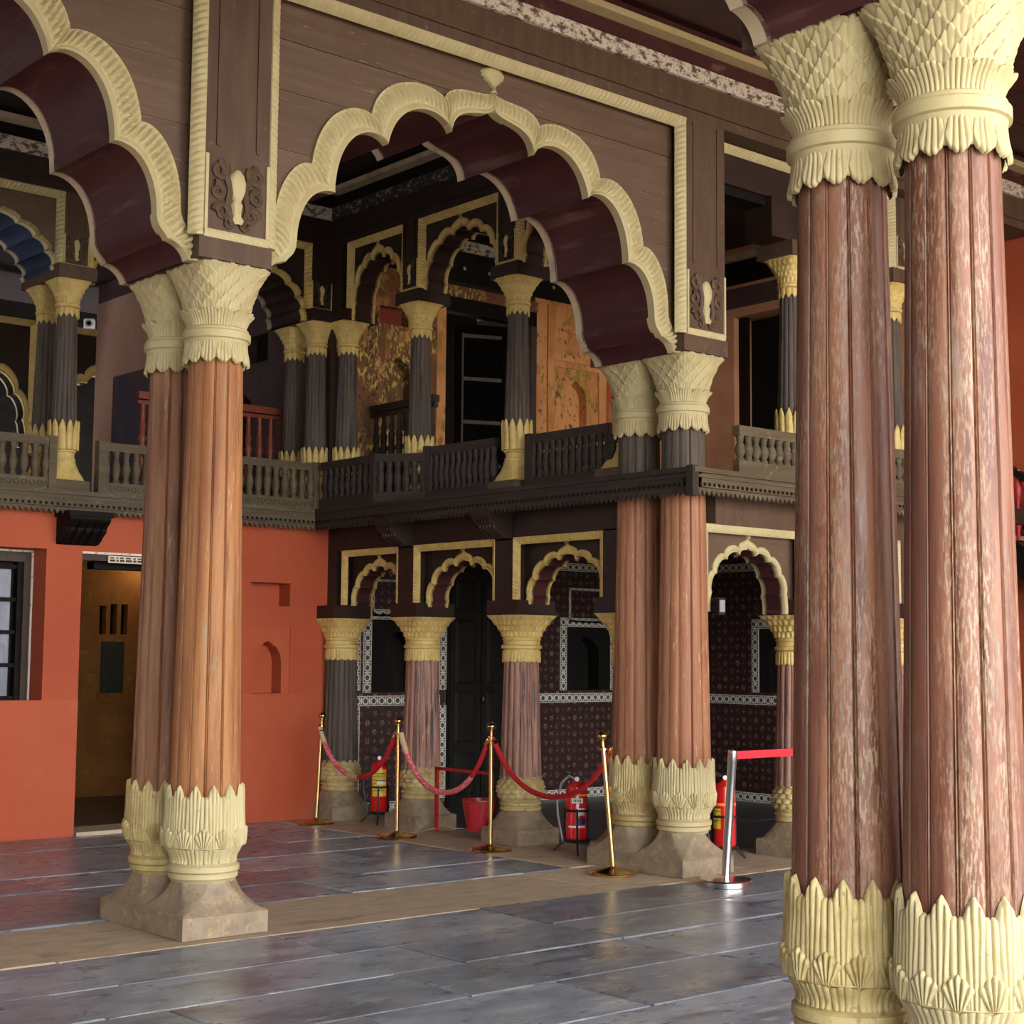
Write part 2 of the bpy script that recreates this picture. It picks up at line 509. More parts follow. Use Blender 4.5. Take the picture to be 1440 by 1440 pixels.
def cboxobj(name, dims, mat, parent=None, c=.01):
    return MB().cbox(*dims, c).build(name, mat, parent, False)


def square_r(a, h, n):
    return h / (abs(cos(a)) ** n + abs(sin(a)) ** n) ** (1 / n)


def octa_r(a, h, s):
    """square whose corners are cut away more and more (s = 0 square, s = 1 octagon)"""
    c, d = abs(cos(a)), abs(sin(a))
    k = 2 * h * (1 - s) ** 1.3 + 1.35 * h * (1 - (1 - s) ** 1.3)
    return min(h / max(c, d), k / (c + d))


# ------------------------------------------------------------------ leaves and column pieces
def leaf_mesh(z0, z1, w, rf, thick=.012, ribs=3, shape=None, nv=8, a0=0.0, mat='cream', name='leaf', lean=0.0, fanf=.75, lobes=.07):
    """a ribbed carved leaf lying on the surface of revolution rf(angle, z); shape(u) = height share at u in -1..1"""
    shape = shape or (lambda u: 1)
    us = [-1.0]
    n = ribs * 6
    us += [-.985 + 1.97 * k / n for k in range(n + 1)] + [1.0]
    rows = []
    for i in range(nv):
        v = i / (nv - 1)
        vv = [0, .2, .4, .58, .74, .87, .965, 1.0][i] if nv == 8 else v
        row = []
        for j, u in enumerate(us):
            p = ((ribs * (u * .985 + 1) / 2) % 1) * 2 - 1
            rib = math.sqrt(max(0, 1 - p * p))
            zt = shape(u) + lobes * (rib - .7)
            z = z0 + (z1 - z0) * zt * vv
            a = a0 + u * w * (fanf + (1 - fanf) * vv) / rf(a0, z)
            r = rf(a, z)
            t = thick * (.25 + .75 * rib) * (1 - .35 * abs(u) ** 3) * (.75 + .25 * vv) + lean * vv * vv
            if vv > .9 and i < nv - 1:
                t *= .8
            if j in (0, len(us) - 1):
                t = -.004
            if i == nv - 1:
                t = min(0, lean) - .003 if lean <= 0 else lean * .35
            row.append(((r + t) * cos(a), (r + t) * sin(a), z))
        rows.append(row)
    return MB().grid(rows).mesh(name, mat, True, 70)


def s_round(k=.4, p=2.2):
    return lambda u: 1 - k + k * math.sqrt(max(0, 1 - abs(u) ** p))


def s_point(k=.5, p=1.15):
    return lambda u: 1 - k * abs(u) ** p


def shaft_mesh(z0, z1, r0, r1, lobes, rows=14, name='shaft', mat='shaft_left', reed=.036, bead=True):
    """tapering shaft of convex reeds with a thin bead in the groove between them"""
    qs = [-1, -.95, -.90, -.85, -.8, -.62, -.4, -.14, .14, .4, .62, .8, .85, .90, .95] if bead else [-1, -.9, -.65, -.3, 0, .3, .65, .9]
    angs, fac = [], []
    for k in range(lobes):
        for q in qs:
            angs.append(2 * pi * (k + (q + 1) / 2) / lobes)
            a = abs(q)
            if bead and a >= .85:
                f = {.85: 1 - reed * 1.05, .90: 1 - reed * 1.75, .95: 1 - reed * .7, 1: 1 - reed * .3}[round(a, 2)]
            else:
                lim = .85 if bead else 1.0
                f = 1 - reed + reed * math.sqrt(max(0, 1 - (a / lim) ** 2 * .96))
            fac.append(f)
    g = []
    for i in range(rows + 1):
        t = i / rows
        R = r0 + (r1 - r0) * t ** .9
        g.append([(R * f * cos(a), R * f * sin(a), z0 + (z1 - z0) * t) for a, f in zip(angs, fac)])
    return MB().grid(g, close_u=True).mesh(name, mat, True, 28)


BIG = {}
LOB = 13


def base_r(a, z):
    pts = [(.385, .19), (.41, .182), (.435, .188), (.478, .212), (.492, .222), (.55, .224), (.6, .222), (.7, .215), (.84, .212)]
    for (za, ra), (zb, rb) in zip(pts, pts[1:]):
        if z <= zb:
            return ra + (rb - ra) * max(0, (z - za)) / (zb - za)
    return pts[-1][1]


def cap_r(a, z):      # neck of the capital and its hanging leaves
    pts = [(3.28, .176), (3.36, .176), (3.43, .176), (3.52, .166), (3.56, .178), (3.60, .205)]
    if z <= pts[0][0]:
        return pts[0][1]
    for (za, ra), (zb, rb) in zip(pts, pts[1:]):
        if z <= zb:
            return ra + (rb - ra) * (z - za) / (zb - za)
    return pts[-1][1]


def bell_r(a, z, z0=3.575, z1=3.862, r0=.18, h1=.244):
    t = min(1, max(0, (z - z0) / (z1 - z0)))
    h = r0 + (h1 - r0) * (.3 * t + .2 * t ** 2.2 + .5 * t ** 4)
    n = 2 + 4 * t ** 2
    return square_r(a, h, n)


def make_big_parts():
    BIG['shaft'] = shaft_mesh(.62, 3.40, .209, .160, LOB, 16)
    b = MB()
    b.lathe([(.285, .18), (.305, .19), (.31, .2), (.335, .2), (.342, .19), (.348, .208), (.378, .208), (.386, .192), (.405, .18), (.43, .186), (.478, .21), (.484, .228), (.497, .228), (.503, .22), (.58, .222), (.70, .213), (.72, .2)], 48)
    BIG['foot'] = b.mesh('foot_ring', 'cream', True, 40)
    wl = .222 * pi / LOB
    BIG['petal'] = leaf_mesh(.49, .84, wl * .7, base_r, .021, 3, s_point(.2, 1.6), 8, 0, name='petal', fanf=.55, lobes=.012)
    BIG['sheath'] = leaf_mesh(.49, .775, wl * .98, base_r, .017, 4, s_round(.1, 2), 8, 0, name='sheath_leaf', fanf=.92, lobes=.035)
    BIG['fan'] = leaf_mesh(.488, .598, wl * 1.02, base_r, .03, 5, s_point(.42, 1.2), 8, 0, name='fan_leaf', fanf=.3, lobes=.1)
    BIG['flute'] = leaf_mesh(.395, .484, wl * .98, base_r, .013, 4, s_round(.25, 2), 8, 0, name='flute_leaf', fanf=.75, lobes=.06)
    # hanging leaves: built upside down (v runs downwards)
    wc = .176 * pi / LOB
    BIG['drop'] = leaf_mesh(3.43, 3.285, wc * 1.0, cap_r, .013, 4, s_round(.42, 2), 8, 0, name='hanging_leaf', lean=.018, lobes=.06)
    BIG['under'] = leaf_mesh(3.43, 3.315, wc * .9, cap_r, .008, 3, s_round(.4, 2), 8, 0, name='hanging_leaf', lean=.006, lobes=.06)
    BIG['upright'] = leaf_mesh(3.50, 3.602, wc * 1.08, cap_r, .014, 5, s_round(.3, 2.4), 8, 0, name='upright_leaf', lean=.012, fanf=.85, lobes=.05)
    b = MB()
    b.lathe([(3.37, .165), (3.40, .182), (3.43, .19), (3.436, .203), (3.478, .203), (3.486, .192), (3.50, .19), (3.51, .172), (3.55, .172), (3.60, .19), (3.61, .18)], 48)
    BIG['neck'] = b.mesh('neck_ring', 'cream', True, 40)
    b = MB()
    prof = [(3.575 + .285 * i / 12, 1) for i in range(13)] + [(3.868, 1)]
    b.lathe(prof, 64, lambda a, z, r: bell_r(a, z))
    BIG['bell'] = b.mesh('capital_bell', 'cream', True, 40)
    BIG['scales'] = []
    for row in range(6):
        z0 = 3.575 + row * .046
        z1 = min(z0 + .098, 3.868)
        for k in range(4):
            a = 2 * pi / 16 * (k + (.5 if row % 2 else 0))
            r = bell_r(a, z0 + .04)
            wd = r * pi / 16 * 1.02
            BIG['scales'].append(leaf_mesh(z0, z1, wd * 1.05, bell_r, .010, 3, s_point(.55, 1.3), 8, a, name='scale_leaf', fanf=.6, lobes=.13, lean=.013))


def big_column(x, y, label, group, shaft, cream='cream', base='creamold', phase=0.0):
    t = thing('column', label, 'column', (x, y, 0), 0, group)
    ph = radians(phase)
    place(BIG['shaft'], 'shaft', t, ph, mat=shaft)
    place(BIG['foot'], 'foot_ring', t, mat=base)
    for k in range(LOB):
        a = 2 * pi * (k + .5) / LOB + ph
        place(BIG['petal'], 'petal', t, a, mat=base)
        place(BIG['fan'], 'fan_leaf', t, a + pi / LOB, mat=base)
        place(BIG['sheath'], 'sheath_leaf', t, a + pi / LOB, mat=base)
        place(BIG['flute'], 'flute_leaf', t, a, mat=base)
        place(BIG['drop'], 'hanging_leaf', t, a, mat=cream)
        place(BIG['under'], 'hanging_leaf', t, a + pi / LOB, mat=cream)
        place(BIG['upright'], 'upright_leaf', t, a, mat=cream)
    place(BIG['neck'], 'neck_ring', t, mat=cream)
    bell = place(BIG['bell'], 'capital_bell', t, mat=cream)
    for q in range(4):
        for me in BIG['scales']:
            place(me, 'scale_leaf', bell, q * pi / 2, mat=cream)
    return t


def plinth(xc, yc, label):
    t = thing('plinth', label, 'plinth', (xc, yc, 0), 0, 'stone plinths under the tall columns')
    cboxobj('base_block', (-.275, .275, -.5, .5, 0, .132), 'stone', t, .012)
    for dy in (-.235, .235):
        b = MB()
        prof = []
        for i in range(11):
            s = i / 10
            prof.append((.125 + .175 * s, s))
        b.lathe(prof, 96, lambda a, z, s: octa_r(a, .262 - .085 * (1 - (1 - s) ** 2.0), s), cy=dy)
        b.build('flared_foot', 'stone', t, True, 22)
    return t


def impost(xc, yc, label, hx=.243, hy=.505, z0=3.862, z1=3.985, mat='wood_plain'):
    o = MB().box(xc - hx, xc + hx, yc - hy, yc + hy, z0, z1).build('impost_block', mat, None, False)
    return tag(o, label, 'impost block')


# small columns -----------------------------------------------------
SM = {}


def small_bell(z0, z1, r0, h1):
    def f(a, z):
        t = min(1, max(0, (z - z0) / (z1 - z0)))
        h = r0 + (h1 - r0) * (.25 * t + .75 * t ** 2.2)
        return square_r(a, h, 2 + 4 * t ** 1.5)
    return f


def scale_disp(a, z, na, dz, amp):
    row = z / dz
    i = math.floor(row)
    fz = row - i
    p = ((a * na / (2 * pi) + (.5 if i % 2 else 0)) % 1) - .5
    d = math.sqrt((p * 1.9) ** 2 + (fz * 1.0) ** 2)
    return amp * (1 - min(1, d) * .9) if d < 1 else 0


def make_small_parts():
    # lower arcade
    b = MB().cbox(-.235, .235, -.235, .235, 0, .135, .012)
    SM['l_block'] = b.mesh('base_block', 'stone', False)
    b = MB()
    b.lathe([(.13 + .145 * i / 8, i / 8) for i in range(9)], 40, lambda a, z, s: square_r(a, .225 - .065 * (1 - (1 - s) ** 2), 8 - 5.6 * s))
    SM['l_flare'] = b.mesh('flared_foot', 'stone', True, 30)
    b = MB()
    b.lathe([(.27, .165), (.28, .178), (.30, .178), (.308, .168), (.318, .168), (.325, .182), (.345, .182), (.352, .165), (.365, .165)], 40)
    SM['l_ring'] = b.mesh('foot_ring', 'cream', True)
    prof = []
    for i in range(41):
        s = i / 40
        prof.append((.36 + .2 * s, .17 + .03 * sin(pi * min(1, s * 1.15)) ** .8))
    b = MB()
    b.lathe(prof, 160, lambda a, z, r: r + scale_disp(a, z, 16, .042, .02))
    SM['l_bulb'] = b.mesh('scaled_bulb', 'cream', True, 50)
    SM['l_shaft'] = shaft_mesh(.545, 1.57, .182, .15, 16, 8, reed=.1, bead=False)
    b = MB()
    b.lathe([(1.535, .158), (1.545, .163), (1.62, .163), (1.632, .156), (1.64, .156), (1.648, .176), (1.672, .176), (1.68, .16), (1.715, .158), (1.72, .166), (1.73, .166), (1.74, .155)], 40)
    SM['l_neck'] = b.mesh('neck_ring', 'cream', True)
    SM['l_drop'] = leaf_mesh(1.625, 1.525, .031, lambda a, z: .16, .008, 2, s_round(.35), 8, 0, name='hanging_leaf')
    f = small_bell(1.725, 1.93, .155, .24)
    b = MB()
    b.lathe([(1.725 + .2 * i / 32, 1) for i in range(33)] + [(1.93, 1)], 192, lambda a, z, r: f(a, z) + scale_disp(a, z, 24, .05, .016))
    SM['l_bell'] = b.mesh('carved_bell', 'cream', True, 50)
    # upper arcade
    SM['u_block'] = MB().cbox(-.18, .18, -.18, .18, 2.985, 3.085, .008).mesh('base_block', 'balcony', False)
    b = MB()
    b.lathe([(3.08 + .19 * i / 14, i / 14) for i in range(15)], 64, lambda a, z, s: square_r(a, .168 - .066 * (1 - (1 - s) ** 1.8), 6 - 3.8 * s) + scale_disp(a, z, 12, .06, .007))
    SM['u_foot'] = b.mesh('flared_foot', 'creamgold', True, 40)
    b = MB()
    b.lathe([(3.265, .1), (3.27, .11), (3.285, .11), (3.29, .1), (3.335, .1), (3.34, .113), (3.355, .113), (3.36, .125), (3.37, .13), (3.5, .128), (3.52, .11)], 40)
    SM['u_ring'] = b.mesh('foot_ring', 'creamgold', True)
    SM['u_petal'] = leaf_mesh(3.36, 3.63, .031, lambda a, z: .128, .013, 1, s_point(.3, 1.5), 8, 0, 'creamgold', 'petal', fanf=.9, lobes=0)
    SM['u_shaft'] = shaft_mesh(3.47, 4.6, .118, .088, 14, 8, mat='shaft_grey', reed=.11, bead=False)
    b = MB()
    b.lathe([(4.575, .094), (4.58, .1), (4.62, .1), (4.63, .094), (4.64, .112), (4.66, .112), (4.668, .098), (4.69, .098)], 40)
    SM['u_neck'] = b.mesh('neck_ring', 'creamgold', True)
    SM['u_drop'] = leaf_mesh(4.628, 4.545, .025, lambda a, z: .097, .008, 1, s_point(.5, 1.3), 8, 0, 'creamgold', 'hanging_leaf')
    f2 = small_bell(4.68, 4.875, .098, .168)
    b = MB()
    b.lathe([(4.68 + .19 * i / 26, 1) for i in range(27)] + [(4.875, 1)], 144, lambda a, z, r: f2(a, z) + scale_disp(a, z, 20, .045, .011))
    SM['u_bell'] = b.mesh('carved_bell', 'creamgold', True, 50)


def lower_column(x, y, label, shaft):
    t = thing('arcade_column', label, 'column', (x, y, 0), 0, 'short columns of the lower arcade')
    place(SM['l_block'], 'base_block', t)
    place(SM['l_flare'], 'flared_foot', t)
    place(SM['l_ring'], 'foot_ring', t, mat='creamold')
    place(SM['l_bulb'], 'scaled_bulb', t, mat='creamold')
    place(SM['l_shaft'], 'shaft', t, mat=shaft)
    place(SM['l_neck'], 'neck_ring', t, mat='creamgold')
    for k in range(16):
        place(SM['l_drop'], 'hanging_leaf', t, 2 * pi * k / 16, mat='creamgold')
    place(SM['l_bell'], 'carved_bell', t, mat='creamgold')
    return t


def upper_column(x, y, label, group='slim columns of the upper gallery', shaft='shaft_grey'):
    t = thing('gallery_column', label, 'column', (x, y, 0), 0, group)
    place(SM['u_block'], 'base_block', t)
    place(SM['u_foot'], 'flared_foot', t)
    place(SM['u_ring'], 'foot_ring', t)
    for k in range(12):
        place(SM['u_petal'], 'petal', t, 2 * pi * k / 12)
        place(SM['u_drop'], 'hanging_leaf', t, 2 * pi * k / 12)
    place(SM['u_shaft'], 'shaft', t, mat=shaft)
    place(SM['u_neck'], 'neck_ring', t)
    place(SM['u_bell'], 'carved_bell', t)
    return t


# ------------------------------------------------------------------ cusped arches
A_, ZS, ZA = 1.75, 3.85, 5.29
INNER = [[(0, 5.29), (.06, 5.19), (.34, 5.28), (.36, 5.05)], [(.36, 5.05), (.42, 5.20), (.80, 5.22), (.875, 4.85)],
         [(.875, 4.85), (1.0, 4.97), (1.27, 4.86), (1.275, 4.45)], [(1.275, 4.45), (1.42, 4.47), (1.54, 4.33), (1.545, 4.09)],
         [(1.545, 4.09), (1.55, 4.0), (1.60, 3.99), (1.62, 3.95)], [(1.62, 3.95), (1.66, 3.95), (1.73, 3.92), (1.75, 3.85)]]
OUTER = [[(0, 5.41), (.08, 5.34), (.36, 5.42), (.42, 5.27)], [(.42, 5.27), (.52, 5.36), (.95, 5.34), (1.0, 5.02)],
         [(1.0, 5.02), (1.16, 5.08), (1.40, 4.95), (1.44, 4.60)], [(1.44, 4.60), (1.56, 4.62), (1.70, 4.42), (1.70, 4.17)],
         [(1.70, 4.17), (1.70, 4.08), (1.74, 4.05), (1.76, 4.03)], [(1.76, 4.03), (1.82, 4.0), (1.84, 3.92), (1.84, 3.85)]]


def bez(p, t):
    a = (1 - t)
    k = (a ** 3, 3 * a * a * t, 3 * a * t * t, t ** 3)
    return (sum(k[i] * p[i][0] for i in range(4)), sum(k[i] * p[i][1] for i in range(4)))


def small_profile(many=False):
    """many-lobed half outline for the small arches: unit half span, unit rise"""
    N = [(0, 1.0), (.22, .87), (.56, .79), (.83, .57), (.96, .29), (1.0, 0)]
    if many:
        N = [(0, 1.0), (.12, .9), (.31, .87), (.51, .80), (.69, .69), (.83, .54), (.925, .36), (.98, .17), (1.0, 0)]

    def seg(P, Q, bulge):
        dx, dz = Q[0] - P[0], Q[1] - P[1]
        L = math.hypot(dx, dz)
        nx, nz = -dz / L, dx / L
        if nx * (P[0] + Q[0]) + nz * (P[1] + Q[1] - .2) < 0:
            nx, nz = -nx, -nz
        b = bulge * L * 1.33
        return [P, (P[0] + dx * .12 + nx * b, P[1] + dz * .12 + nz * b), (P[0] + dx * .88 + nx * b, P[1] + dz * .88 + nz * b), Q]
    out = []
    for x, z in N:
        l = math.hypot(x, z - .1)
        out.append((x + x / l * .095, z + (z - .1) / l * .095))
    out[0] = (0, 1.13)
    out[-1] = (1.085, 0)
    res = []
    for pts, apex in ((N, [(0, 1.0), (N[1][0] * .15, .91), (N[1][0] * .9, 1.0), N[1]]), (out, [(0, 1.13), (N[1][0] * .2, 1.04), (N[1][0] * 1.05, 1.09), out[1]])):
        res.append([apex] + [seg(pts[k], pts[k + 1], .22 if k < len(pts) - 2 else .08) for k in range(1, len(pts) - 1)])
    return res


def arch_curves(half, zs, za, warp, band, n):
    """per lobe lists of (inner, outer) points of the right half, apex to springing"""
    if warp != 1:
        I_, O_ = small_profile(half > 1)
        k_ = min(1, .5 / half) if half > .6 else 1
        lobes = []
        for I, O in zip(I_, O_):
            sg = []
            for k in range(n + 1):
                i, o = bez(I, k / n), bez(O, k / n)
                i2 = (i[0] * half, zs + i[1] * (za - zs))
                o2 = (i2[0] + (o[0] - i[0]) * half * k_ * band, i2[1] + (o[1] - i[1]) * (za - zs) * band)
                sg.append((i2, o2))
            lobes.append(sg)
        return lobes
    def tr(p):
        f = (p[1] - ZS) / (ZA - ZS)
        if warp != 1 and f > 0:
            f = f ** warp if f < 1 else 1 + (f - 1) * .9
        return (p[0] / A_ * half, zs + f * (za - zs))
    lobes = []
    for I, O in zip(INNER, OUTER):
        seg = []
        for k in range(n + 1):
            i = tr(bez(I, k / n))
            o = tr(bez(O, k / n))
            o = (i[0] + (o[0] - i[0]) * band, i[1] + (o[1] - i[1]) * band)
            seg.append((i, o))
        lobes.append(seg)
    return lobes


def rope_bar(name, p0, p1, wv, nv, width, height, pitch, mat, parent, sub=8, nw=7):
    """flat bar between p0 and p1 carved with slanting rounded ridges (width along wv, proud along nv)"""
    p0, p1, wv, nv = Vector(p0), Vector(p1), Vector(wv).normalized(), Vector(nv).normalized()
    L = (p1 - p0).length
    d = (p1 - p0) / L
    n = max(4, int(L / pitch * sub))
    rows = []
    for i in range(n + 1):
        s = L * i / n
        row = [tuple(p0 + d * s - nv * .012)]
        for j in range(nw + 1):
            t = j / nw
            h = height * (.3 + .35 * sin(pi * t)) + height * .75 * abs(sin(pi * (s / pitch + t * .8))) * sin(pi * t) ** .5
            if j in (0, nw):
                h = height * .5
            row.append(tuple(p0 + d * s + wv * width * t + nv * h))
        row.append(tuple(p0 + d * s + wv * width - nv * .012))
        rows.append(row)
    b = MB().grid(rows)
    b.f.append(tuple(range(len(rows[0]))))
    o = (len(rows) - 1) * len(rows[0])
    b.f.append(tuple(o + k for k in reversed(range(len(rows[0])))))
    return b.build(name, mat, parent, True, 45)


def cusped_arch(label, loc, rotz, half, zs, za, W, ztop, depth, group, face_y=.1, warp=1.0, band=1.0,
                plank_z=(), soffit='maroon', wood='wood', cream='cream', n=14, back='creamedge', bevel=.09, thick=.06, ridge=.042, detail=True, frame=True, name='cusped_arch', frame_drop=None, back_proud=.05):
    """arch bay in local x (along), y (depth, viewer at -y), z; spandrel plane y = 0, pilaster faces at y = -face_y"""
    t = thing(name, label, 'arch', loc, rotz, group)
    fine = arch_curves(half, zs, za, warp, band, n * 6 if detail else n)
    lob = arch_curves(half, zs, za, warp, band, n)
    mid = [((i[0] + o[0]) / 2, (i[1] + o[1]) / 2) for seg in lob for i, o in seg]
    zmax = mid[0][1]

    def xb(z):
        if z >= zmax:
            return None
        return max([x for x, zz in mid if zz >= z] + [0])
    zl = [zs] + [z for z in plank_z if zs < z < ztop] + [ztop]
    # spandrel planks
    for k in range(len(zl) - 1):
        a, c = zl[k] + .003, zl[k + 1] - .003
        dy = rng.uniform(-.003, .003)
        if a >= zmax:
            MB().box(-W, W, dy, dy + thick, a, c).build('plank', wood, t, False)
            continue
        for sg in (-1, 1):
            m = 10
            zz = [a + (c - a) * i / m for i in range(m + 1)]
            pts = [((xb(z) or 0), z) for z in zz]
            front = [[(sg * x, dy, z), (sg * W, dy, z)] for x, z in pts]
            backr = [[(sg * x, dy + thick, z), (sg * W, dy + thick, z)] for x, z in pts]
            b = MB().grid(front).grid(backr)
            b.add([(sg * pts[-1][0], dy, c), (sg * W, dy, c), (sg * W, dy + thick, c), (sg * pts[-1][0], dy + thick, c)], [(0, 1, 2, 3)])
            b.add([(sg * pts[0][0], dy, a), (sg * W, dy, a), (sg * W, dy + thick, a), (sg * pts[0][0], dy + thick, a)], [(0, 1, 2, 3)])
            b.build('plank', wood, t, False)
    # backing of the planks
    bz = []
    m = 40
    b = MB()
    for sg in (-1, 1):
        zz = [zs + (zmax - zs) * i / m for i in range(m + 1)]
        b.grid([[(sg * ((xb(z) or 0) + .005), thick, z), (sg * W, thick, z)] for z in zz])
        b.grid([[(sg * ((xb(z) or 0) + .005), depth - .02, z), (sg * W, depth - .02, z)] for z in zz])
    b.box(-W, W, thick, depth - .02, zmax + .02, ztop)
    b.build('backing_board', 'dark' if wood != 'wood' or half < 1.5 else 'wood_pale', t, False)
    # soffit boards, one per lobe and side
    s0, s1 = .045 * min(1, depth), depth - .045 * min(1, depth)
    tk = .03 * (1 if half > 1 else .5)
    for seg in lob:
        for sg in (-1, 1):
            rows = []
            for i, o in seg:
                dx, dz = o[0] - i[0], o[1] - i[1]
                l = math.hypot(dx, dz) or 1
                q = (i[0] + dx / l * tk, i[1] + dz / l * tk)
                rows.append([(sg * i[0], s0, i[1]), (sg * i[0], s1, i[1]), (sg * q[0], s1, q[1]), (sg * q[0], s0, q[1])])
            MB().grid(rows, close_u=True).build('soffit_board', soffit, t, True, 40)
    # carved mouldings, front and back
    for side, cm in ((0, cream), (1, back)):
        prof = [(0, .05), (0, -.03), (.07, -.038), (.14, -.034), (.2, -.022), (.25, -.02), (.3, -.03), (.38, -.038), (.48, -.044), (.58, -.046), (.68, -.045), (.78, -.04), (.88, -.032), (.95, -.024), (1, -.02), (1, .004)]
        if side == 1:
            prof = [(0, -.055), (0, .03), (.1, .035), (.3, .035), (.35, .02), (.6, .02), (.6, -.005)]
        kk = 1 if half > 1 else .55
        for sg in (-1, 1):
            rows = []
            s = 0
            last = None
            for si, seg in enumerate(fine if side == 0 else lob):
                for q, (i, o) in enumerate(seg):
                    if last is not None and q > 0:
                        s += math.hypot(o[0] - last[0], o[1] - last[1])
                    last = o
                    row = []
                    for tt, y in prof:
                        yy = y * kk
                        if detail and side == 0 and .27 < tt < .97:
                            yy += (.027 * kk) * (abs(sin(pi * (s / ridge + tt * 1.0))) - 1) * -1 * (1 if .35 < tt < .92 else .5)
                        yb = 0 if side == 0 else depth
                        row.append((sg * (i[0] + (o[0] - i[0]) * tt), yb + yy, i[1] + (o[1] - i[1]) * tt))
                    rows.append(row)
            bb = MB().grid(rows)
            # close the end at the springing
            e = len(bb.v) - len(prof)
            bb.f.append(tuple(e + k for k in range(len(prof))))
            bb.build('molding', cm, t, True, 40)
    # finial leaf at the apex
    zo = lob[0][0][1][1]
    sc = .085 if half > 1.3 else .022
    b = MB()
    rows = []
    for i in range(17):
        v = i / 16
        wv = sc * (.32 + .2 * cos(v * 18) * (v < .3)) if v < .3 else sc * (.34 + .95 * sin(pi * min(1, (v - .3) / .42) / 2)) * (1 if v < .72 else max(.04, 1 - ((v - .72) / .28) ** 1.6)) * (1 + .09 * cos(v * 44))
        rows.append([(wv * u, -.012 - .03 * (1 - u * u) * (.7 + .3 * abs(cos(u * 5.5))), zo - .012 + v * sc * 2.4) for u in (-1, -.8, -.6, -.4, -.2, 0, .2, .4, .6, .8, 1)])
        rows[-1][0] = (-wv, .004, rows[-1][0][2])
        rows[-1][-1] = (wv, .004, rows[-1][-1][2])
    b.grid(rows)
    b.build('finial', cream, t, True, 50)
    # bevelled, rope-carved frame between pilaster faces and the recessed spandrel
    if frame:
        pit = .042 if half > 1 else .03
        fb = frame_drop if frame_drop else zs + .14
        h = .018 if half > 1 else .009
        fw_ = min(1, .085 / math.hypot(face_y, bevel)) if half < 1 and face_y > .06 else 1
        dp, bw = face_y * fw_ * (.4 if fw_ < 1 else 1), bevel * (1 if fw_ < 1 else 1)
        if half > 1.3:
            dp, bw = .05, .075
        ww = math.hypot(dp, bw)
        rope_bar('frame_molding', (-W, -face_y, ztop), (W, -face_y, ztop), (0, dp, -bw), (0, -bw, -dp), ww, h, pit, cream, t)
        for sg in (-1, 1):
            rope_bar('frame_molding', (sg * W, -face_y, fb), (sg * W, -face_y, ztop - .01), (-sg * bw, dp, 0), (-sg * dp, -bw, 0), ww, h, pit, cream, t)
    return t


def pilaster(label, loc, rotz, hw, z0, z1, depth, group, ornament=True, mat='wood_plain', cream='cream', sc=1.0, face=0.0):
    """flat post over a column; local y = 0 is its face"""
    t = thing('pilaster', label, 'pilaster', loc, rotz, group)
    MB().box(-hw, hw, 0, depth, z0, z1).build('post', mat, t, False)
    if not ornament:
        return t
    # raised side fillets
    for sg in (-1, 1):
        boxobj('fillet', (sg * hw * .62 - .012 * sc, sg * hw * .62 + .012 * sc, -.008, .004, z0 + .55 * sc, z1 - .02), mat, t)
    zb = z0 + .03 * sc
    # cream border of the carved panel
    rope_bar('panel_border', (-hw, 0, zb - .03 * sc), (hw, 0, zb - .03 * sc), (0, 0, 1), (0, -1, 0), .05 * sc, .012 * sc, .04 * sc, cream, t)
    for sg in (-1, 1):
        b = MB().box(sg * hw - .02 * sc if sg > 0 else -hw, sg * hw if sg > 0 else -hw + .02 * sc, -.012 * sc, .002, zb + .02 * sc, zb + .46 * sc)
        b.build('panel_border', cream, t, False)
    # carved foliage around the pine cone
    for sg in (-1, 1):
        for (cx, cz, r0, turns, ph) in ((.10, .10, .055, 1.3, 0), (.135, .22, .05, 1.2, 1.2), (.12, .35, .055, 1.3, 2.4), (.06, .04, .04, 1.0, .6)):
            path = []
            for k in range(15):
                q = k / 14
                a = ph + q * turns * 2 * pi
                r = r0 * (1 - .75 * q)
                path.append((sg * (cx * sc + r * sc * cos(a)), -.004, zb + .03 * sc + cz * sc + r * sc * sin(a)))
            MB().tube(path, [(.024 * sc * (1 - .5 * k / 14)) for k in range(15)], 6).build('carved_scroll', mat, t, True)
        path = [(sg * sc * x, -.006, zb + sc * z) for x, z in ((.03, .06), (.07, .16), (.05, .27), (.09, .38), (.12, .44))]
        MB().tube(path, [.022 * sc] * 5, 6).build('carved_stem', mat, t, True)
    # pine cone
    b = MB()
    rows = []
    outline = [(0, .04), (.03, .056), (.06, .03), (.1, .03), (.14, .04), (.17, .024), (.2, .04), (.25, .058), (.31, .06), (.36, .044), (.395, .018), (.405, .002)]
    for v, wd in outline:
        rows.append([(wd * sc * u, .004 if abs(u) == 1 else -.03 * sc * math.sqrt(1 - u * u) * (1 + .12 * cos(9 * u)) * (wd / .05) ** .5, zb + .07 * sc + v * sc * .82) for u in (-1, -.75, -.5, -.25, 0, .25, .5, .75, 1)])
    b.grid(rows)
    b.build('pine_cone_carving', cream, t, True, 60)
    return t


make_big_parts()
make_small_parts()

# ================================================================== THE BUILDING
RB = -pi / 2            # rotation of everything that faces -x (local x runs towards -y)

# ------------------------------------------------------------------ floor
floor = struct(MB().box(-4, 14, -3.5, 13.2, -.3, -.03).build('floor', 'mortar', None, False), 'paved ground floor of the hall with slate and sandstone slabs', 'floor')


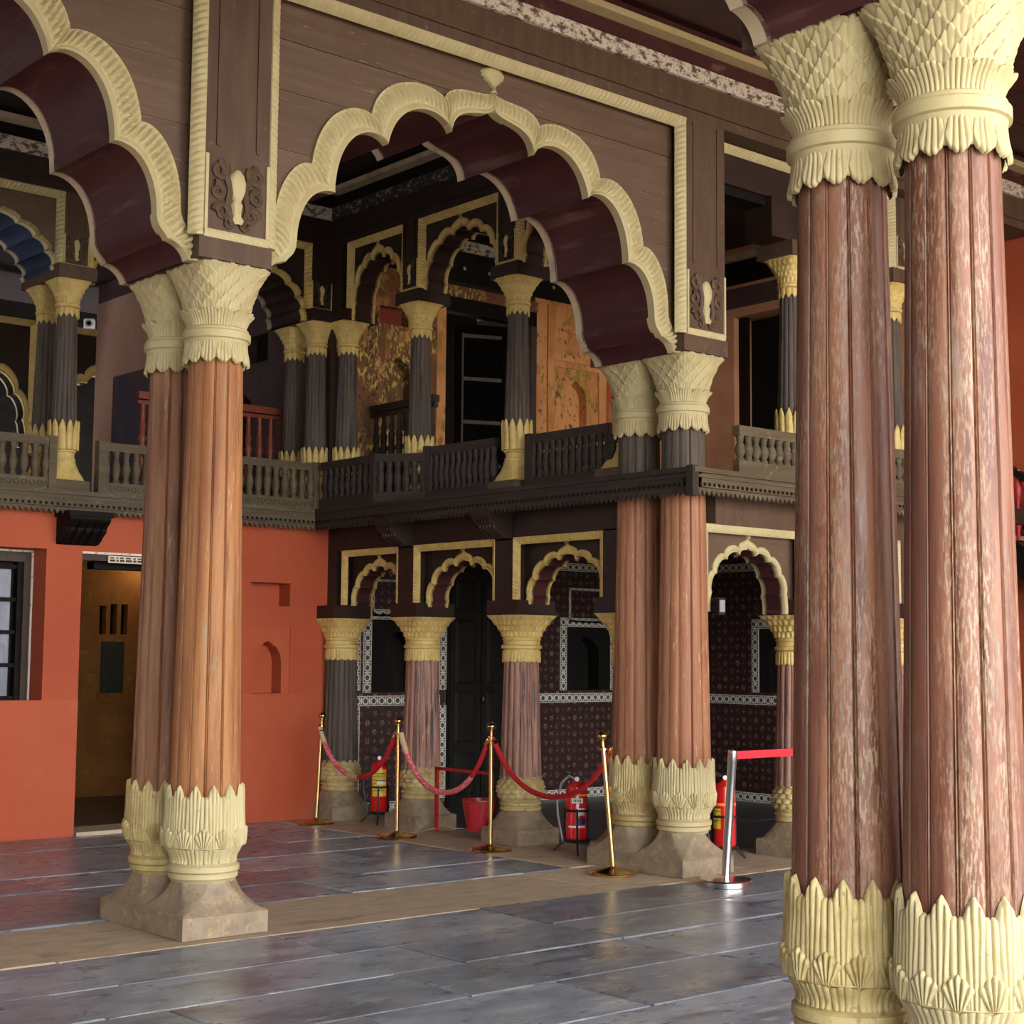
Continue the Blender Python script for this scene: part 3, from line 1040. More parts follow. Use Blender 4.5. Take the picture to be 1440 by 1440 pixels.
def tiles(y0, y1, cuts, mat, along_y=False):
    for a, c in zip(cuts, cuts[1:]):
        g = .007
        dz = rng.uniform(-.004, .003)
        d = (a + g, c - g, y0 + g, y1 - g) if not along_y else (y0 + g, y1 - g, a + g, c - g)
        b = MB().cbox(*d, -.035, dz, .007)
        jit = [(rng.uniform(-.006, .006), rng.uniform(-.006, .006)) for _ in range(4)]
        b.v = [(x + jit[k % 4][0], y + jit[k % 4][1], z) for k, (x, y, z) in enumerate(b.v)]
        b.build('tile', mat, floor, False)


def cuts_from(start, x0, x1, lo=1.15, hi=1.75):
    c = sorted(start)
    while c[0] > x0:
        c.insert(0, c[0] - rng.uniform(lo, hi))
    while c[-1] < x1:
        c.append(c[-1] + rng.uniform(lo, hi))
    c[0], c[-1] = x0, x1
    return c


rows_front = [(7.06, 7.76, [3.62, 4.9, 6.42, 8.05]), (6.45, 7.06, [3.25, 5.26, 6.41, 7.9]), (5.81, 6.45, [4.78, 6.35]), (5.14, 5.81, [5.3]), (4.5, 5.14, [4.7, 6.2]),
              (3.84, 4.5, [5.5]), (3.2, 3.84, [5.0]), (2.5, 3.2, [5.7]), (1.8, 2.5, [5.2])]
for y0, y1, s in rows_front:
    tiles(y0, y1, cuts_from(s, 1.6, 13.3), 'slate')
tiles(7.76, 8.78, [1.6, 3.62, 7.65, 9.2, 11.0, 13.3], 'sandstone')
for y0, y1, s in ((8.78, 9.45, [6.17, 7.72]), (9.45, 10.05, [5.1, 6.72]), (10.05, 10.7, [5.9, 7.3]), (10.7, 11.4, [5.2, 6.6]), (11.4, 12.1, [5.8]), (12.1, 12.88, [5.0, 6.4])):
    tiles(y0, y1, cuts_from(s, 2.2, 8.16), 'slate')
tiles(8.16, 9.22, [8.78, 10.05, 11.35, 12.98], 'sandstone', True)
for k in range(3):
    tiles(8.78 + 1.4 * k, 8.78 + 1.4 * (k + 1), [9.22, 10.6, 12.0, 13.35], 'slatedark')

struct(MB().box(-30, 40, -40, -3.52, -.5, -.12).build('ground', 'outside', None, False), 'pale open court in front of the hall', 'ground')


# ------------------------------------------------------------------ walls with openings
def wall(name, label, loc, rotz, x0, x1, z0, z1, holes, mat, thick=.35, dado=None):
    """wall face at local y = 0 looking to -y; holes: (x0, x1, z0, z1, depth or None, back material)"""
    xs = sorted({x0, x1, *[h[0] for h in holes], *[h[1] for h in holes]})
    zs = sorted({z0, z1, *[h[2] for h in holes], *[h[3] for h in holes]})
    xs = [x for x in xs if x0 <= x <= x1]
    zs = [z for z in zs if z0 <= z <= z1]
    b = MB()
    for xa, xc in zip(xs, xs[1:]):
        run = None
        for za, zc in zip(zs, zs[1:]):
            mx, mz = (xa + xc) / 2, (za + zc) / 2
            if any(h[0] < mx < h[1] and h[2] < mz < h[3] for h in holes):
                continue
            b.box(xa, xc, 0, thick, za, zc)
    o = b.build(name, mat, None, False)
    o.location = loc
    o.rotation_euler = (0, 0, rotz)
    struct(o, label, 'wall')
    for h in holes:
        if h[4] is not None:
            MB().box(h[0] - .02, h[1] + .02, h[4], h[4] + .05, h[2] - .02, h[3] + .02).build('recess_back', h[5] or mat, o, False)
    return o


def niche(parent, x0, x1, z0, z1, cx, half, zsp, zap, y0, y1, mat, backmat=None, name='arched_niche'):
    """plate with a cusped arched hole, set at local y0 with its back at y1"""
    pts = []
    n = 24
    for k in range(n + 1):
        s = -1 + 2 * k / n
        a = abs(s)
        z = zsp + (zap - zsp) * (math.sqrt(max(0, 1 - min(1, a * 1.02) ** 2.2)) * .86 + .14 * max(0, 1 - a * 3) + .05 * abs(sin(a * 2.5 * pi)) * (1 if a < .95 else 0))
        pts.append((cx + s * half, min(z, z1 - .01)))
    b = MB()
    b.box(x0, cx - half, y0, y1, z0, z1).box(cx + half, x1, y0, y1, z0, z1)
    fr, low = [], []
    for x, z in pts:
        fr.append([(x, y0, z), (x, y0, z1)])
        low.append([(x, y0, z), (x, y1, z)])
    b.grid(fr).grid(low)
    b.box(x0, x1, y1, y1 + .03, z0, z1)
    return b.build(name, backmat or mat, parent, False)


OW = wall('wall_back', 'orange limewashed wall with a door, a barred window and niches under the balcony', (0, 12.9, 0), 0, -4, 8.78, -.15, 2.82,
          [(6.11, 7.12, -.15, 2.465, None, None), (4.35, 5.78, 1.06, 2.475, .44, 'blackwood'), (7.83, 8.27, 2.04, 2.262, .2, 'orange'), (7.735, 8.283, 1.205, 1.842, .22, 'orange')], 'orange', .36)
niche(OW, 7.735, 8.283, 1.205, 1.842, 8.035, .158, 1.5, 1.70, .012, .18, 'orange')
for a, c in ((-4, 6.108), (7.122, 8.78)):
    boxobj('dado', (a, c, -.012, .002, 0, 1.172), 'orange', OW)
boxobj('niche_sill', (7.7, 8.4, -.02, .002, 1.172, 1.204), 'orange', OW)

# window
win = struct(MB().box(4.36, 5.77, 13.28, 13.3, 1.07, 2.47).build('window_1', 'blackwood', None, False), 'dark wooden window with four rows of grey panes and iron bars in the orange wall', 'window')
y = 13.17
for d in ((4.36, 5.775, 2.37, 2.465), (4.36, 5.775, 1.068, 1.165), (5.70, 5.775, 1.165, 2.37), (4.36, 4.47, 1.165, 2.37)):
    MB().box(d[0], d[1], y, y + .1, d[2], d[3]).build('window_frame', 'windowwood', win, False)
for d in ((4.36, 5.775, 2.455, 2.473), (4.36, 5.775, 1.062, 1.078), (5.762, 5.779, 1.07, 2.47)):
    MB().box(d[0], d[1], y - .012, y + .004, d[2], d[3]).build('chipped_plaster_edge', 'whiteedge', win, False)
MB().box(5.655, 5.70, y + .03, y + .1, 1.165, 2.37).build('shutter_edge', 'blackwood', win, False)
for k in range(4):
    for q in range(3):
        x0 = 4.66 + q * .33
        z0 = 1.2 + k * .285
        MB().box(x0, x0 + .3, y + .09, y + .096, z0, z0 + .26).build('pane', 'glass', win, False)
for k in range(5):
    z0 = 1.165 + k * .285
    MB().box(4.47, 5.66, y + .05, y + .1, z0 - .0, z0 + .035).build('mullion', 'blackwood', win, False)
for k in range(9):
    x0 = 4.52 + k * .118
    MB().tube([(x0, y + .04, 1.15), (x0, y + .04, 2.39)], .008, 8).build('iron_bar', 'blackmetal', win)

# doorway to the lamplit room
door = struct(MB().box(6.11, 7.12, 12.93, 13.02, 2.395, 2.455).build('door_1', 'windowwood', None, False), 'open doorway in the orange wall with a dark head beam', 'door')
MB().box(6.11, 7.12, 12.89, 12.93, 2.45, 2.47).build('chipped_plaster_edge', 'whiteedge', door, False)
MB().box(6.3, 7.12, 13.06, 13.2, 2.33, 2.4).build('lintel', 'blackwood', door, False)
MB().box(6.12, 7.11, 12.86, 13.3, -.02, .03).build('threshold', 'sandstone', door, False)
sg = thing('door_sign', 'small pale sign board fixed under the head of the doorway', 'sign', (6.36, 12.915, 2.38))
boxobj('board', (0, .44, -.012, 0, 0, .062), 'sign', sg)
x = .015
for wd in (.05, .02, .045, .06, .03, .05, .03, .04):
    MB().box(x, x + wd, -.014, -.011, .012, .03).build('print', 'ink', sg, False)
    MB().box(x, x + wd * .8, -.014, -.011, .038, .05).build('print', 'ink', sg, False)
    x += wd + .013
room = wall('wall_inner', 'stained ochre back wall of the lamplit room behind the doorway', (0, 16.2, 0), 0, 5.4, 9.6, 0, 2.82,
            [(7.90, 7.98, 1.78, 2.10, .1, 'blackwood'), (8.03, 8.11, 1.78, 2.12, .1, 'blackwood'), (8.16, 8.24, 1.78, 2.12, .1, 'blackwood')], 'ochre', .2)
MB().box(7.93, 8.20, -.02, 0, 1.13, 1.70).build('recess_panel', 'poster', room, False)
MB().box(7.9, 8.22, -.035, 0, 1.08, 1.13).build('ledge', 'ochre', room, False)
struct(boxobj('wall_inner_right', (9.5, 9.6, 13.36, 16.2, 0, 2.82), 'ochre'), 'ochre side wall of the lamplit room', 'wall')
struct(boxobj('wall_inner_left', (5.85, 5.95, 13.3, 16.2, 0, 2.82), 'ochre'), 'ochre left side wall of the lamplit room', 'wall')
struct(boxobj('floor_inner', (5.3, 9.6, 13.2, 16.2, -.1, 0), 'slatedark'), 'dark stone floor of the lamplit room', 'floor')
lamp('room_lamp', (8.42, 15.85, 2.6), 7, (1, .74, .38), .05)

# veranda walls behind the lower arcade
VW = wall('wall_far', 'maroon veranda wall painted with rosettes and white chain borders', (0, 13.0, 0), 0, 8.8, 13.4, -.15, 2.82,
          [(9.30, 9.98, 1.2, 1.96, .22, None), (9.345, 9.93, 2.0, 2.32, .16, None), (11.99, 12.71, 1.2, 1.93, .22, None), (12.07, 12.65, 1.99, 2.32, .16, None)], 'rosette', .3)
niche(VW, 9.30, 9.98, 1.2, 1.96, 9.68, .2, 1.6, 1.82, .02, .2, 'blackdoor')
niche(VW, 11.99, 12.71, 1.2, 1.93, 12.33, .2, 1.58, 1.8, .02, .2, 'blackdoor')
VX = wall('wall_right_veranda', 'maroon rosette wall at the right end of the veranda', (13.4, 0, 0), RB, -13.0, -8.3, -.15, 2.82, [(-11.4, -10.7, 1.2, 1.93, .2, None)], 'rosette', .3)
niche(VX, -11.4, -10.7, 1.2, 1.93, -11.05, .2, 1.58, 1.8, .02, .18, 'blackdoor')


def border(parent, x0, x1, z0, z1, y=-.006):
    b = MB()
    b.box(x0, x1, y, .002, z0, z1)
    hor = (x1 - x0) > (z1 - z0)
    L, wd = (x1 - x0, z1 - z0) if hor else (z1 - z0, x1 - x0)
    b.uv = []
    for (vx, vy, vz) in b.v:
        b.uv.append(((vx if hor else vz), ((vz - z0) / wd if hor else (vx - x0) / wd)))
    return b.build('painted_border', 'border', parent, False)


def frame_border(parent, x0, x1, z0, z1, wd, bottom=True):
    border(parent, x0, x1, z1 - wd, z1)
    if bottom:
        border(parent, x0, x1, z0, z0 + wd)
    border(parent, x0, x0 + wd, z0 + (wd if bottom else 0), z1 - wd)
    border(parent, x1 - wd, x1, z0 + (wd if bottom else 0), z1 - wd)


BW = .1
frame_border(VW, 9.215, 10.06, 1.2, 2.04, BW, False)
frame_border(VW, 11.905, 12.79, 1.2, 2.01, BW, False)
border(VW, 9.08, 9.18, 1.22, 2.0)
border(VW, 9.08, 10.2, 1.065, 1.165)
border(VW, 11.25, 13.38, 1.065, 1.165)
border(VW, 11.25, 13.38, 2.54, 2.63)
border(VW, 10.2, 11.25, 2.54, 2.63)
border(VW, 9.08, 9.18, .1, 1.06)
border(VW, 10.19, 10.285, .1, 1.06)
border(VW, 10.19, 10.285, 1.22, 2.54)
border(VW, 11.16, 11.245, .1, 2.54)
border(VW, 9.08, 10.2, .0, .1)
border(VW, 11.25, 13.38, .0, .1)
frame_border(VW, 9.315, 9.96, 1.97, 2.35, .025)
frame_border(VW, 12.04, 12.68, 1.96, 2.35, .025)
frame_border(VX, -11.48, -10.62, 1.2, 2.0, BW, False)
border(VX, -13, -8.3, 1.065, 1.165)
border(VX, -13, -8.3, 2.54, 2.63)
border(VX, -13, -8.3, 0, .1)

# black panelled double door
d2 = struct(MB().box(10.285, 11.16, 12.97, 12.998, .0, 2.54).build('door_2', 'blackdoor', None, False), 'black panelled double door in the rosette wall behind the arcade', 'door')
for q in range(2):
    x0 = 10.3 + q * .432
    lf = MB().box(x0, x0 + .42, 12.955, 12.972, .02, 2.5).build('door_leaf', 'blackdoor', d2, False)
    for z0, z1 in ((.12, .56), (.66, 1.2), (1.28, 1.96), (2.06, 2.38)):
        b = MB()
        xa, xc = x0 + .07, x0 + .35
        b.add([(xa, 12.955, z0), (xc, 12.955, z0), (xc, 12.955, z1), (xa, 12.955, z1), (xa + .03, 12.94, z0 + .03), (xc - .03, 12.94, z0 + .03), (xc - .03, 12.94, z1 - .03), (xa + .03, 12.94, z1 - .03)],
              [(0, 1, 5, 4), (1, 2, 6, 5), (2, 3, 7, 6), (3, 0, 4, 7), (4, 5, 6, 7)])
        b.build('panel', 'blackdoor', lf, False)
MB().lathe([(1.1, .0), (1.1, .02), (1.14, .02), (1.14, 0)], 10, cap=False, cx=10.74, cy=12.935).build('door_knob', 'blackmetal', d2)

# upper floor slabs and walls
struct(boxobj('floor_upper', (8.5, 13.6, 7.86, 13.3, 2.83, 2.975), 'dark'), 'upper floor over the veranda', 'floor')
struct(boxobj('floor_upper_left', (2.0, 8.97, 12.8, 18.6, 2.83, 2.975), 'dark'), 'upper floor over the orange wall', 'floor')

UW = wall('wall_upper_far', 'peeling ochre wall of the upper gallery with niches and a dark door', (0, 13.0, 0), 0, 9.06, 10.22, 2.975, 6.25,
          [(9.35, 9.72, 5.0, 5.19, .1, 'redniche'), (9.36, 9.9, 3.9, 4.95, .22, 'darkwall')], 'peel', .3)
niche(UW, 9.36, 9.9, 3.9, 4.95, 9.6, .19, 4.45, 4.66, .0, .16, 'peel')
MB().box(10.1, 10.22, -.012, .002, 2.98, 5.3).build('painted_jamb', 'peelpink', UW, False)
UW2 = wall('wall_upper_right', 'flaking apricot wall of the upper gallery beside the dark door', (0, 13.0, 0), 0, 11.5, 13.4, 2.975, 6.25,
           [(12.40, 12.62, 5.02, 5.24, .2, 'blackwood'), (11.82, 12.5, 3.95, 4.86, .18, None)], 'peelpink', .3)
niche(UW2, 11.82, 12.5, 3.95, 4.86, 12.15, .17, 4.5, 4.72, .02, .15, 'peelpink')
MB().box(11.9, 12.68, -.03, .002, 5.27, 5.3).build('ledge', 'peelpink', UW2, False)
MB().box(11.7, 12.75, -.02, .002, 4.93, 5.0).build('ledge', 'peelpink', UW2, False)
MB().box(11.68, 11.78, -.025, .002, 3.0, 5.55).build('pilaster_strip', 'peelpink', UW2, False)
MB().box(12.62, 12.9, -.012, .002, 3.0, 4.95).build('painted_strip', 'orange', UW2, False)
struct(boxobj('trim_upper_door', (10.22, 11.5, 13.0, 13.3, 5.5, 6.25), 'dark'), 'dark band over the upper door', 'trim')
dl = thing('doorway_surround', 'heavy dark door frame with a worn red lintel on the upper gallery', 'door frame', (10.22, 13.0, 2.98))
boxobj('lintel', (0, 1.28, -.03, .1, 2.28, 2.44), 'blackwood', dl)
boxobj('worn_lintel', (0, 1.28, -.05, .1, 2.44, 2.56), 'peel', dl)
boxobj('jamb', (1.2, 1.28, -.03, .1, 0, 2.28), 'windowwood', dl)
lf = thing('glazed_door_leaf', 'dark glazed door leaf standing ajar on the upper gallery', 'door', (10.62, 13.32, 2.98), radians(-22))
for d in ((0, .07, 0, 2.25), (.53, .6, 0, 2.25), (.07, .53, 0, .2), (.07, .53, 2.15, 2.25)):
    boxobj('stile', (d[0], d[1], 0, .04, d[2], d[3]), 'blackglass', lf)
for k in range(4):
    boxobj('pane', (.07, .53, .015, .02, .22 + k * .48, .66 + k * .48), 'blackglass', lf)
    boxobj('muntin', (.07, .53, -.004, .03, .66 + k * .48, .70 + k * .48), 'windowwood', lf)
boxobj('muntin', (.07, .09, -.004, .03, .2, 2.15), 'windowwood', lf)
struct(boxobj('dark_depth_panel', (10.0, 11.8, 14.4, 14.5, 2.975, 6.25), 'blackwood'), 'black sheet standing in for the unlit depth behind the upper door', 'wall')  # black colour stands in for shade beyond the door opening
UX = wall('wall_upper_end', 'pinkish end wall of the upper gallery with a dark door', (13.4, 0, 0), RB, -13.0, -8.3, 2.975, 6.25, [(-11.72, -10.7, 2.98, 5.45, .3, 'blackwood')], 'apricot', .35)
MB().box(-13, -8.3, -.01, .002, 5.55, 5.78).build('painted_band', 'darkwall', UX, False)
MB().box(-13, -8.3, -.03, .002, 5.82, 6.08).build('painted_band', 'blackwood', UX, False)
MB().box(-13, -8.3, -.05, .002, 6.1, 6.17).build('cornice_strip', 'creamedge', UX, False)
for xx in (-11.7, -10.78):
    MB().box(xx - .04, xx + .08, .08, .16, 2.98, 5.45).build('door_post', 'blackwood', UX, False)

# purple wall at the end of the left upper room
PW = wall('wall_upper_left', 'purple and pink plaster wall with niches in the left upper room', (8.82, 0, 0), RB, -18.4, -13.46, 2.975, 6.25,
          [(-14.75, -14.3, 4.72, 5.02, .14, 'blackwood'), (-15.25, -14.5, 3.6, 4.6, .2, None), (-16.95, -16.3, 4.55, 5.0, .15, 'redniche'), (-17.0, -16.3, 3.3, 4.4, .2, None)], 'darkwall', .15)
niche(PW, -15.25, -14.5, 3.6, 4.6, -14.78, .2, 4.15, 4.4, .0, .16, 'darkwall')
niche(PW, -17.0, -16.3, 3.3, 4.4, -16.6, .17, 3.95, 4.2, .0, .16, 'bluewall')
MB().box(-18.4, -15.6, -.012, .002, 5.0, 6.0).build('painted_panel', 'pinkwall', PW, False)
MB().box(-18.4, -17.9, -.012, .002, 2.98, 5.0).build('painted_panel', 'pinkwall', PW, False)
MB().box(-17.9, -15.6, -.010, .002, 4.4, 5.0).prism([(-17.9, 2.98), (-17.05, 2.98), (-17.05, 5.0), (-17.5, 4.95), (-17.9, 4.6)], -.014, .002).build('painted_panel', 'bluewall', PW, False)

# outer shell that keeps the daylight to the open court side
wall('wall_left', 'unseen brown end wall against side light, with an added opening that lights the inner hall', (-4, 0, 0), pi / 2, -3.5, 12.9, 0, 6.25, [(10.2, 12.6, 1.6, 3.2, None, None)], 'wood_plain', .2)  # unseen wall holds back light from the left; opening added to brighten inner arcade
wall('wall_left_upper', 'unseen left end wall with an opening added to light the upper room', (-4, 0, 0), pi / 2, 12.9, 20.2, 0, 6.25, [(15.0, 17.5, 3.6, 5.0, None, None)], 'wood_plain', .2)  # hole invented so that sky light reaches the plaster wall opposite
struct(boxobj('wall_rear', (-4.2, 14, 20, 20.2, 0, 6.25), 'blackwood'), 'dark outer wall behind the left upper room', 'wall')
struct(boxobj('wall_right', (13.4, 13.75, -3.5, 8.3, 0, 6.25), 'orange'), 'orange limewashed wall beyond the right-hand columns', 'wall')
struct(boxobj('sky_block_right', (13.75, 14.0, 8.3, 20.2, 0, 6.25), 'blackwood'), 'unseen dark wall added to shut the sky out behind the galleries', 'wall')  # unseen, added to close a sky leak into the gallery rooms
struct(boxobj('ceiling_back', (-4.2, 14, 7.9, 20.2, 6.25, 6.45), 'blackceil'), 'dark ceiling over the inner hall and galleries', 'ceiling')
ce = struct(boxobj('ceiling', (-4.2, 14, -3.5, 7.9, 6.29, 6.45), 'ceiling'), 'maroon boarded ceiling of the front aisle', 'ceiling')
for k in range(26):
    y0 = 7.66 - .42 * (k + 1)
    for xa, xc in ((-4, 3.2), (3.2, 9.0), (9.0, 13.4)):
        MB().box(xa + .003, xc - .003, y0 + .004, y0 + .416, 6.262 + rng.uniform(-.003, .003), 6.29).build('plank', 'ceiling', ce, False)


# ------------------------------------------------------------------ cornices
def cornice(n, label, loc, rotz, x0, x1, z0, depth, beam, frieze, band, strip, thick=.0):
    o = struct(MB().box(x0, x1, 0, depth, z0, 5.93).build('trim_%d' % n, beam, None, False), label, 'trim')
    o.location = loc
    o.rotation_euler = (0, 0, rotz)
    MB().box(x0, x1, -.02, .0, z0 + .075, z0 + .09).build('fillet', beam, o, False)
    MB().box(x0, x1, -.03, depth, 5.93, 6.05).build('frieze', frieze, o, False)
    MB().box(x0, x1, -.05, depth, 6.05, 6.15).build('band', band, o, False)
    MB().box(x0, x1, -.17, depth, 6.15, 6.2).build('cornice_strip', strip, o, False)
    MB().box(x0, x1, -.14, depth, 6.2, 6.26).build('band', band, o, False)
    return o


cornice(1, 'brown beam and flaking white cornice above the big arches', (0, 7.87, 0), 0, -4, 13.35, 5.64, .9, 'wood_plain', 'white_peel', 'maroon', 'cream')
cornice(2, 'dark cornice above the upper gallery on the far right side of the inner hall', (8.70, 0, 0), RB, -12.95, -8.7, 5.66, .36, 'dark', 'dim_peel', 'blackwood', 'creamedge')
cornice(3, 'dark cornice above the upper gallery over the orange wall', (0, 12.93, 0), 0, -4, 8.70, 5.65, .7, 'dark', 'white_peel', 'blackwood', 'creamedge')
cornice(4, 'dark frieze of the peeling gallery wall', (0, 12.97, 0), 0, 9.06, 13.4, 5.6, .02, 'blackdoor', 'white_peel', 'blackwood', 'creamedge')
for x in (10.45, 10.8, 11.75, 12.0, 12.25, 12.5, 12.75):
    MB().lathe([(0, .022), (.006, .018)], 10).build('painted_dot', 'creamedge', bpy.data.objects['trim_4'], loc=(x, 12.97, 5.75)).rotation_euler = (pi / 2, 0, 0)
bpy.data.objects['trim_4'].location = (0, 0, 0)
for ch in bpy.data.objects['trim_4'].children:
    if ch.name.startswith('painted_dot'):
        continue
bpy.data.objects['trim_4'].location = (0, 12.97, 0)
for ch in bpy.data.objects['trim_4'].children:
    if ch.name.startswith('painted_dot'):
        ch.location.y = 0

# ------------------------------------------------------------------ the tall arcade
LX, MX, RX = 4.62, 8.68, 4.60
YF, YR = 8.37, 3.26
PLK = (4.31, 4.65, 5.02, 5.34)
GA = 'broad cusped arches of the tall arcade'
BIG['shaft_lo'] = shaft_mesh(.62, 2.86, .209, .1695, LOB, 13)
BIG['shaft_hi'] = shaft_mesh(2.86, 3.40, .1695, .160, LOB, 4)

plinth(LX + .045, YF, 'brown stone double plinth under the pair of orange wooden columns')
plinth(MX + .01, YF, 'worn double stone plinth at the gallery corner beside the leaning brass post')
plinth(RX, YR, 'stone double plinth under the nearest pair of red brown columns')
GC = None
big_column(LX + .04, YF - .235, 'smooth orange wooden column, front one of the pair by the doorway', 'tall reeded wooden columns', 'shaft_left', 'cream', 'cream', 18.5)
big_column(LX + .04, YF + .235, 'darker brown column behind the smooth orange one near the doorway', 'tall reeded wooden columns', 'shaft_lback', 'cream', 'creamold', 6)
big_column(RX, YR - .235, 'nearest red brown column with large pale flaking patches on its right', 'tall reeded wooden columns', 'shaft_right', 'cream', 'cream', 12.6)
big_column(RX, YR + .235, 'flaking red brown column just behind the nearest one', 'tall reeded wooden columns', 'shaft_right', 'cream', 'creamold', 3)
for dy, lb, bs in ((-.235, 'salmon brown column at the gallery corner, nearer to the steel post', 'cream'), (.235, 'salmon brown column at the gallery corner, nearer to the red extinguisher', 'creamold')):
    keep = BIG['shaft']
    BIG['shaft'] = BIG['shaft_lo']
    t = big_column(MX + .03, YF + dy, lb, 'tall reeded wooden columns', 'shaft_mid', 'cream', bs, 20.8)
    BIG['shaft'] = keep
    place(BIG['shaft_hi'], 'upper_shaft', t, radians(20.8), mat='shaft_grey')
for x, y, lb in ((LX, YF, 'dull brown impost block on the orange column pair'), (MX, YF, 'dull brown impost block on the gallery corner columns'), (RX, YR, 'dull brown impost block on the nearest column pair')):
    impost(x, y, lb)

HALF = (MX - LX) / 2
cusped_arch('large brown arch with cream scalloped moulding between the orange pair and the gallery corner', ((LX + MX) / 2, 7.98, 0), 0, 1.765, ZS, ZA, HALF - .215, 5.64, .79, GA, .11, plank_z=PLK, thick=.012)
cusped_arch('large arch left of the orange columns with a deep maroon underside', (LX - HALF, 7.98, 0), 0, 1.765, ZS, ZA, HALF - .215, 5.64, .79, GA, .11, plank_z=PLK, thick=.012)
cusped_arch('arch springing from the nearest column pair at the top edge', (RX - HALF, 2.87, 0), 0, 1.765, ZS, ZA, HALF - .215, 5.64, .79, GA, .11, plank_z=PLK, thick=.012, detail=False)
GP = 'brown pilasters over the tall columns'
pilaster('brown pilaster with a cream pine cone above the orange column pair', (LX, 7.87, 0), 0, .215, 3.985, 5.64, .88, GP)
pilaster('brown pilaster with a cream pine cone above the gallery corner columns', (MX, 7.87, 0), 0, .215, 3.985, 5.64, .88, GP)
pilaster('brown pilaster above the nearest column pair', (RX, 2.76, 0), 0, .215, 3.985, 5.64, .88, GP, ornament=False)
struct(boxobj('trim_5', (-4, 13.35, 2.76, 3.7, 5.64, 6.26), 'wood_plain'), 'brown beam over the nearest row of columns', 'trim')


# ------------------------------------------------------------------ balcony edge
def fascia(label, loc, rotz, x0, x1, mat, endcap=False):
    t = thing('balcony_beam', label, 'balcony beam', loc, rotz)
    MB().box(x0, x1, 0, .1, 2.83, 2.975).build('beam', mat, t, False)
    MB().box(x0, x1, -.022, .0, 2.94, 2.978).build('ledge', mat, t, False)
    MB().box(x0, x1, -.012, .0, 2.905, 2.925).build('fillet', mat, t, False)
    b = MB()
    n = int((x1 - x0) / .052)
    p = (x1 - x0) / n
    for k in range(n):
        a = x0 + k * p
        b.prism([(a, 2.835), (a, 2.815), (a + p / 2, 2.772), (a + p, 2.815), (a + p, 2.835)], 0, .02)
    o = b.build('scalloped_edge', mat, t, False)
    o['kind'] = 'stuff'
    b = MB()
    for k in range(n):
        a = x0 + (k + .5) * p
        b.box(a - .011, a + .011, -.007, 0.001, 2.845, 2.868)
    o = b.build('dentil_row', 'blackwood', t, False)
    o['kind'] = 'stuff'
    return t


fascia('weathered balcony beam with a scalloped edge above the orange wall', (0, 12.72, 0), 0, 2.0, 8.42, 'balcony')
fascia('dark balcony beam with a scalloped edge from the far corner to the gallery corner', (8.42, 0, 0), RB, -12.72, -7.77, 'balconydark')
fascia('worn balcony beam with a pierced scalloped edge right of the gallery corner columns', (0, 7.77, 0), 0, 8.42, 12.55, 'balcony')

boxobj('corner_cap', (8.405, 8.47, 7.755, 7.82, 2.765, 2.99), 'balconydark', bpy.data.objects['balcony_beam.001']).matrix_parent_inverse = bpy.data.objects['balcony_beam.001'].matrix_basis.inverted()
bal_m = {}
for nm, mt in (('balcony', 'balcony'), ('balconydark', 'balconydark'), ('redwood', 'redwood')):
    b = MB()
    b.lathe([(0, .027), (.03, .027), (.045, .018), (.08, .026), (.13, .034), (.18, .028), (.235, .017), (.25, .024), (.262, .02), (.29, .027), (.31, .027)], 10)
    bal_m[nm] = b.mesh('baluster', mt, True, 50)


def balustrade(label, p0, p1, mat, z0=2.985, h=.45, group='low gallery balustrades', carved=False, gap=.095, post=(True, True), rail_w=.055):
    dx, dy = p1[0] - p0[0], p1[1] - p0[1]
    L = math.hypot(dx, dy)
    t = thing('balustrade', label, 'balustrade', (p0[0], p0[1], z0), math.atan2(dy, dx), group)
    zb = .095
    boxobj('bottom_rail', (0, L, -.03, .03, 0, zb), mat, t)
    boxobj('top_rail', (0, L, -rail_w / 2 - .008, rail_w / 2 + .008, h - .075, h), mat, t)
    if carved:
        b = MB()
        n = int(L / .07)
        for k in range(n):
            cx = L * (k + .5) / n
            b.tube([(cx + .024 * cos(a), -.034, .045 + .02 * sin(a)) for a in [q * pi / 4 for q in range(9)]], .006, 5, False)
        o = b.build('carved_scrolls', mat, t)
        o['kind'] = 'stuff'
    n = max(2, int(L / gap))
    for k in range(n):
        o = place(bal_m[mat], 'baluster', t, loc=(L * (k + .5) / n, 0, zb - .003))
        o.scale = (1.3, 1.3, (h - .075 - zb + .006) / .31)
    for q, e in enumerate((0, L)):
        if post[q]:
            boxobj('post', (e - .035, e + .035, -.045, .045, -.003, h + .01), mat, t)
    return t


balustrade('weathered grey balustrade of wavy balusters above the window, left of the cream footed columns', (3.0, 12.79), (5.74, 12.79), 'balcony', carved=True)
balustrade('weathered grey balustrade above the orange wall ending in the far corner', (6.2, 12.79), (8.45, 12.79), 'balcony', carved=True)
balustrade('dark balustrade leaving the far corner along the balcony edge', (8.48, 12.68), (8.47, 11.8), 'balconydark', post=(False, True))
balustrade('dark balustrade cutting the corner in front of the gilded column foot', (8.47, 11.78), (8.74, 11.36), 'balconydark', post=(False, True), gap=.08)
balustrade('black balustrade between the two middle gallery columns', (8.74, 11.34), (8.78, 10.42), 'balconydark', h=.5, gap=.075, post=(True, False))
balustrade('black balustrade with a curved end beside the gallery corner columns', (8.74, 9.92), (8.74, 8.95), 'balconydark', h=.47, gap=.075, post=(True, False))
bt = bpy.data.objects['balustrade.005']
MB().prism([(.97, 0), (.97, .47), (1.0, .47), (1.03, .4), (1.045, .33), (1.03, .22), (.99, .1), (.985, 0)], -.03, .03).build('curved_end', 'balconydark', bt, False)
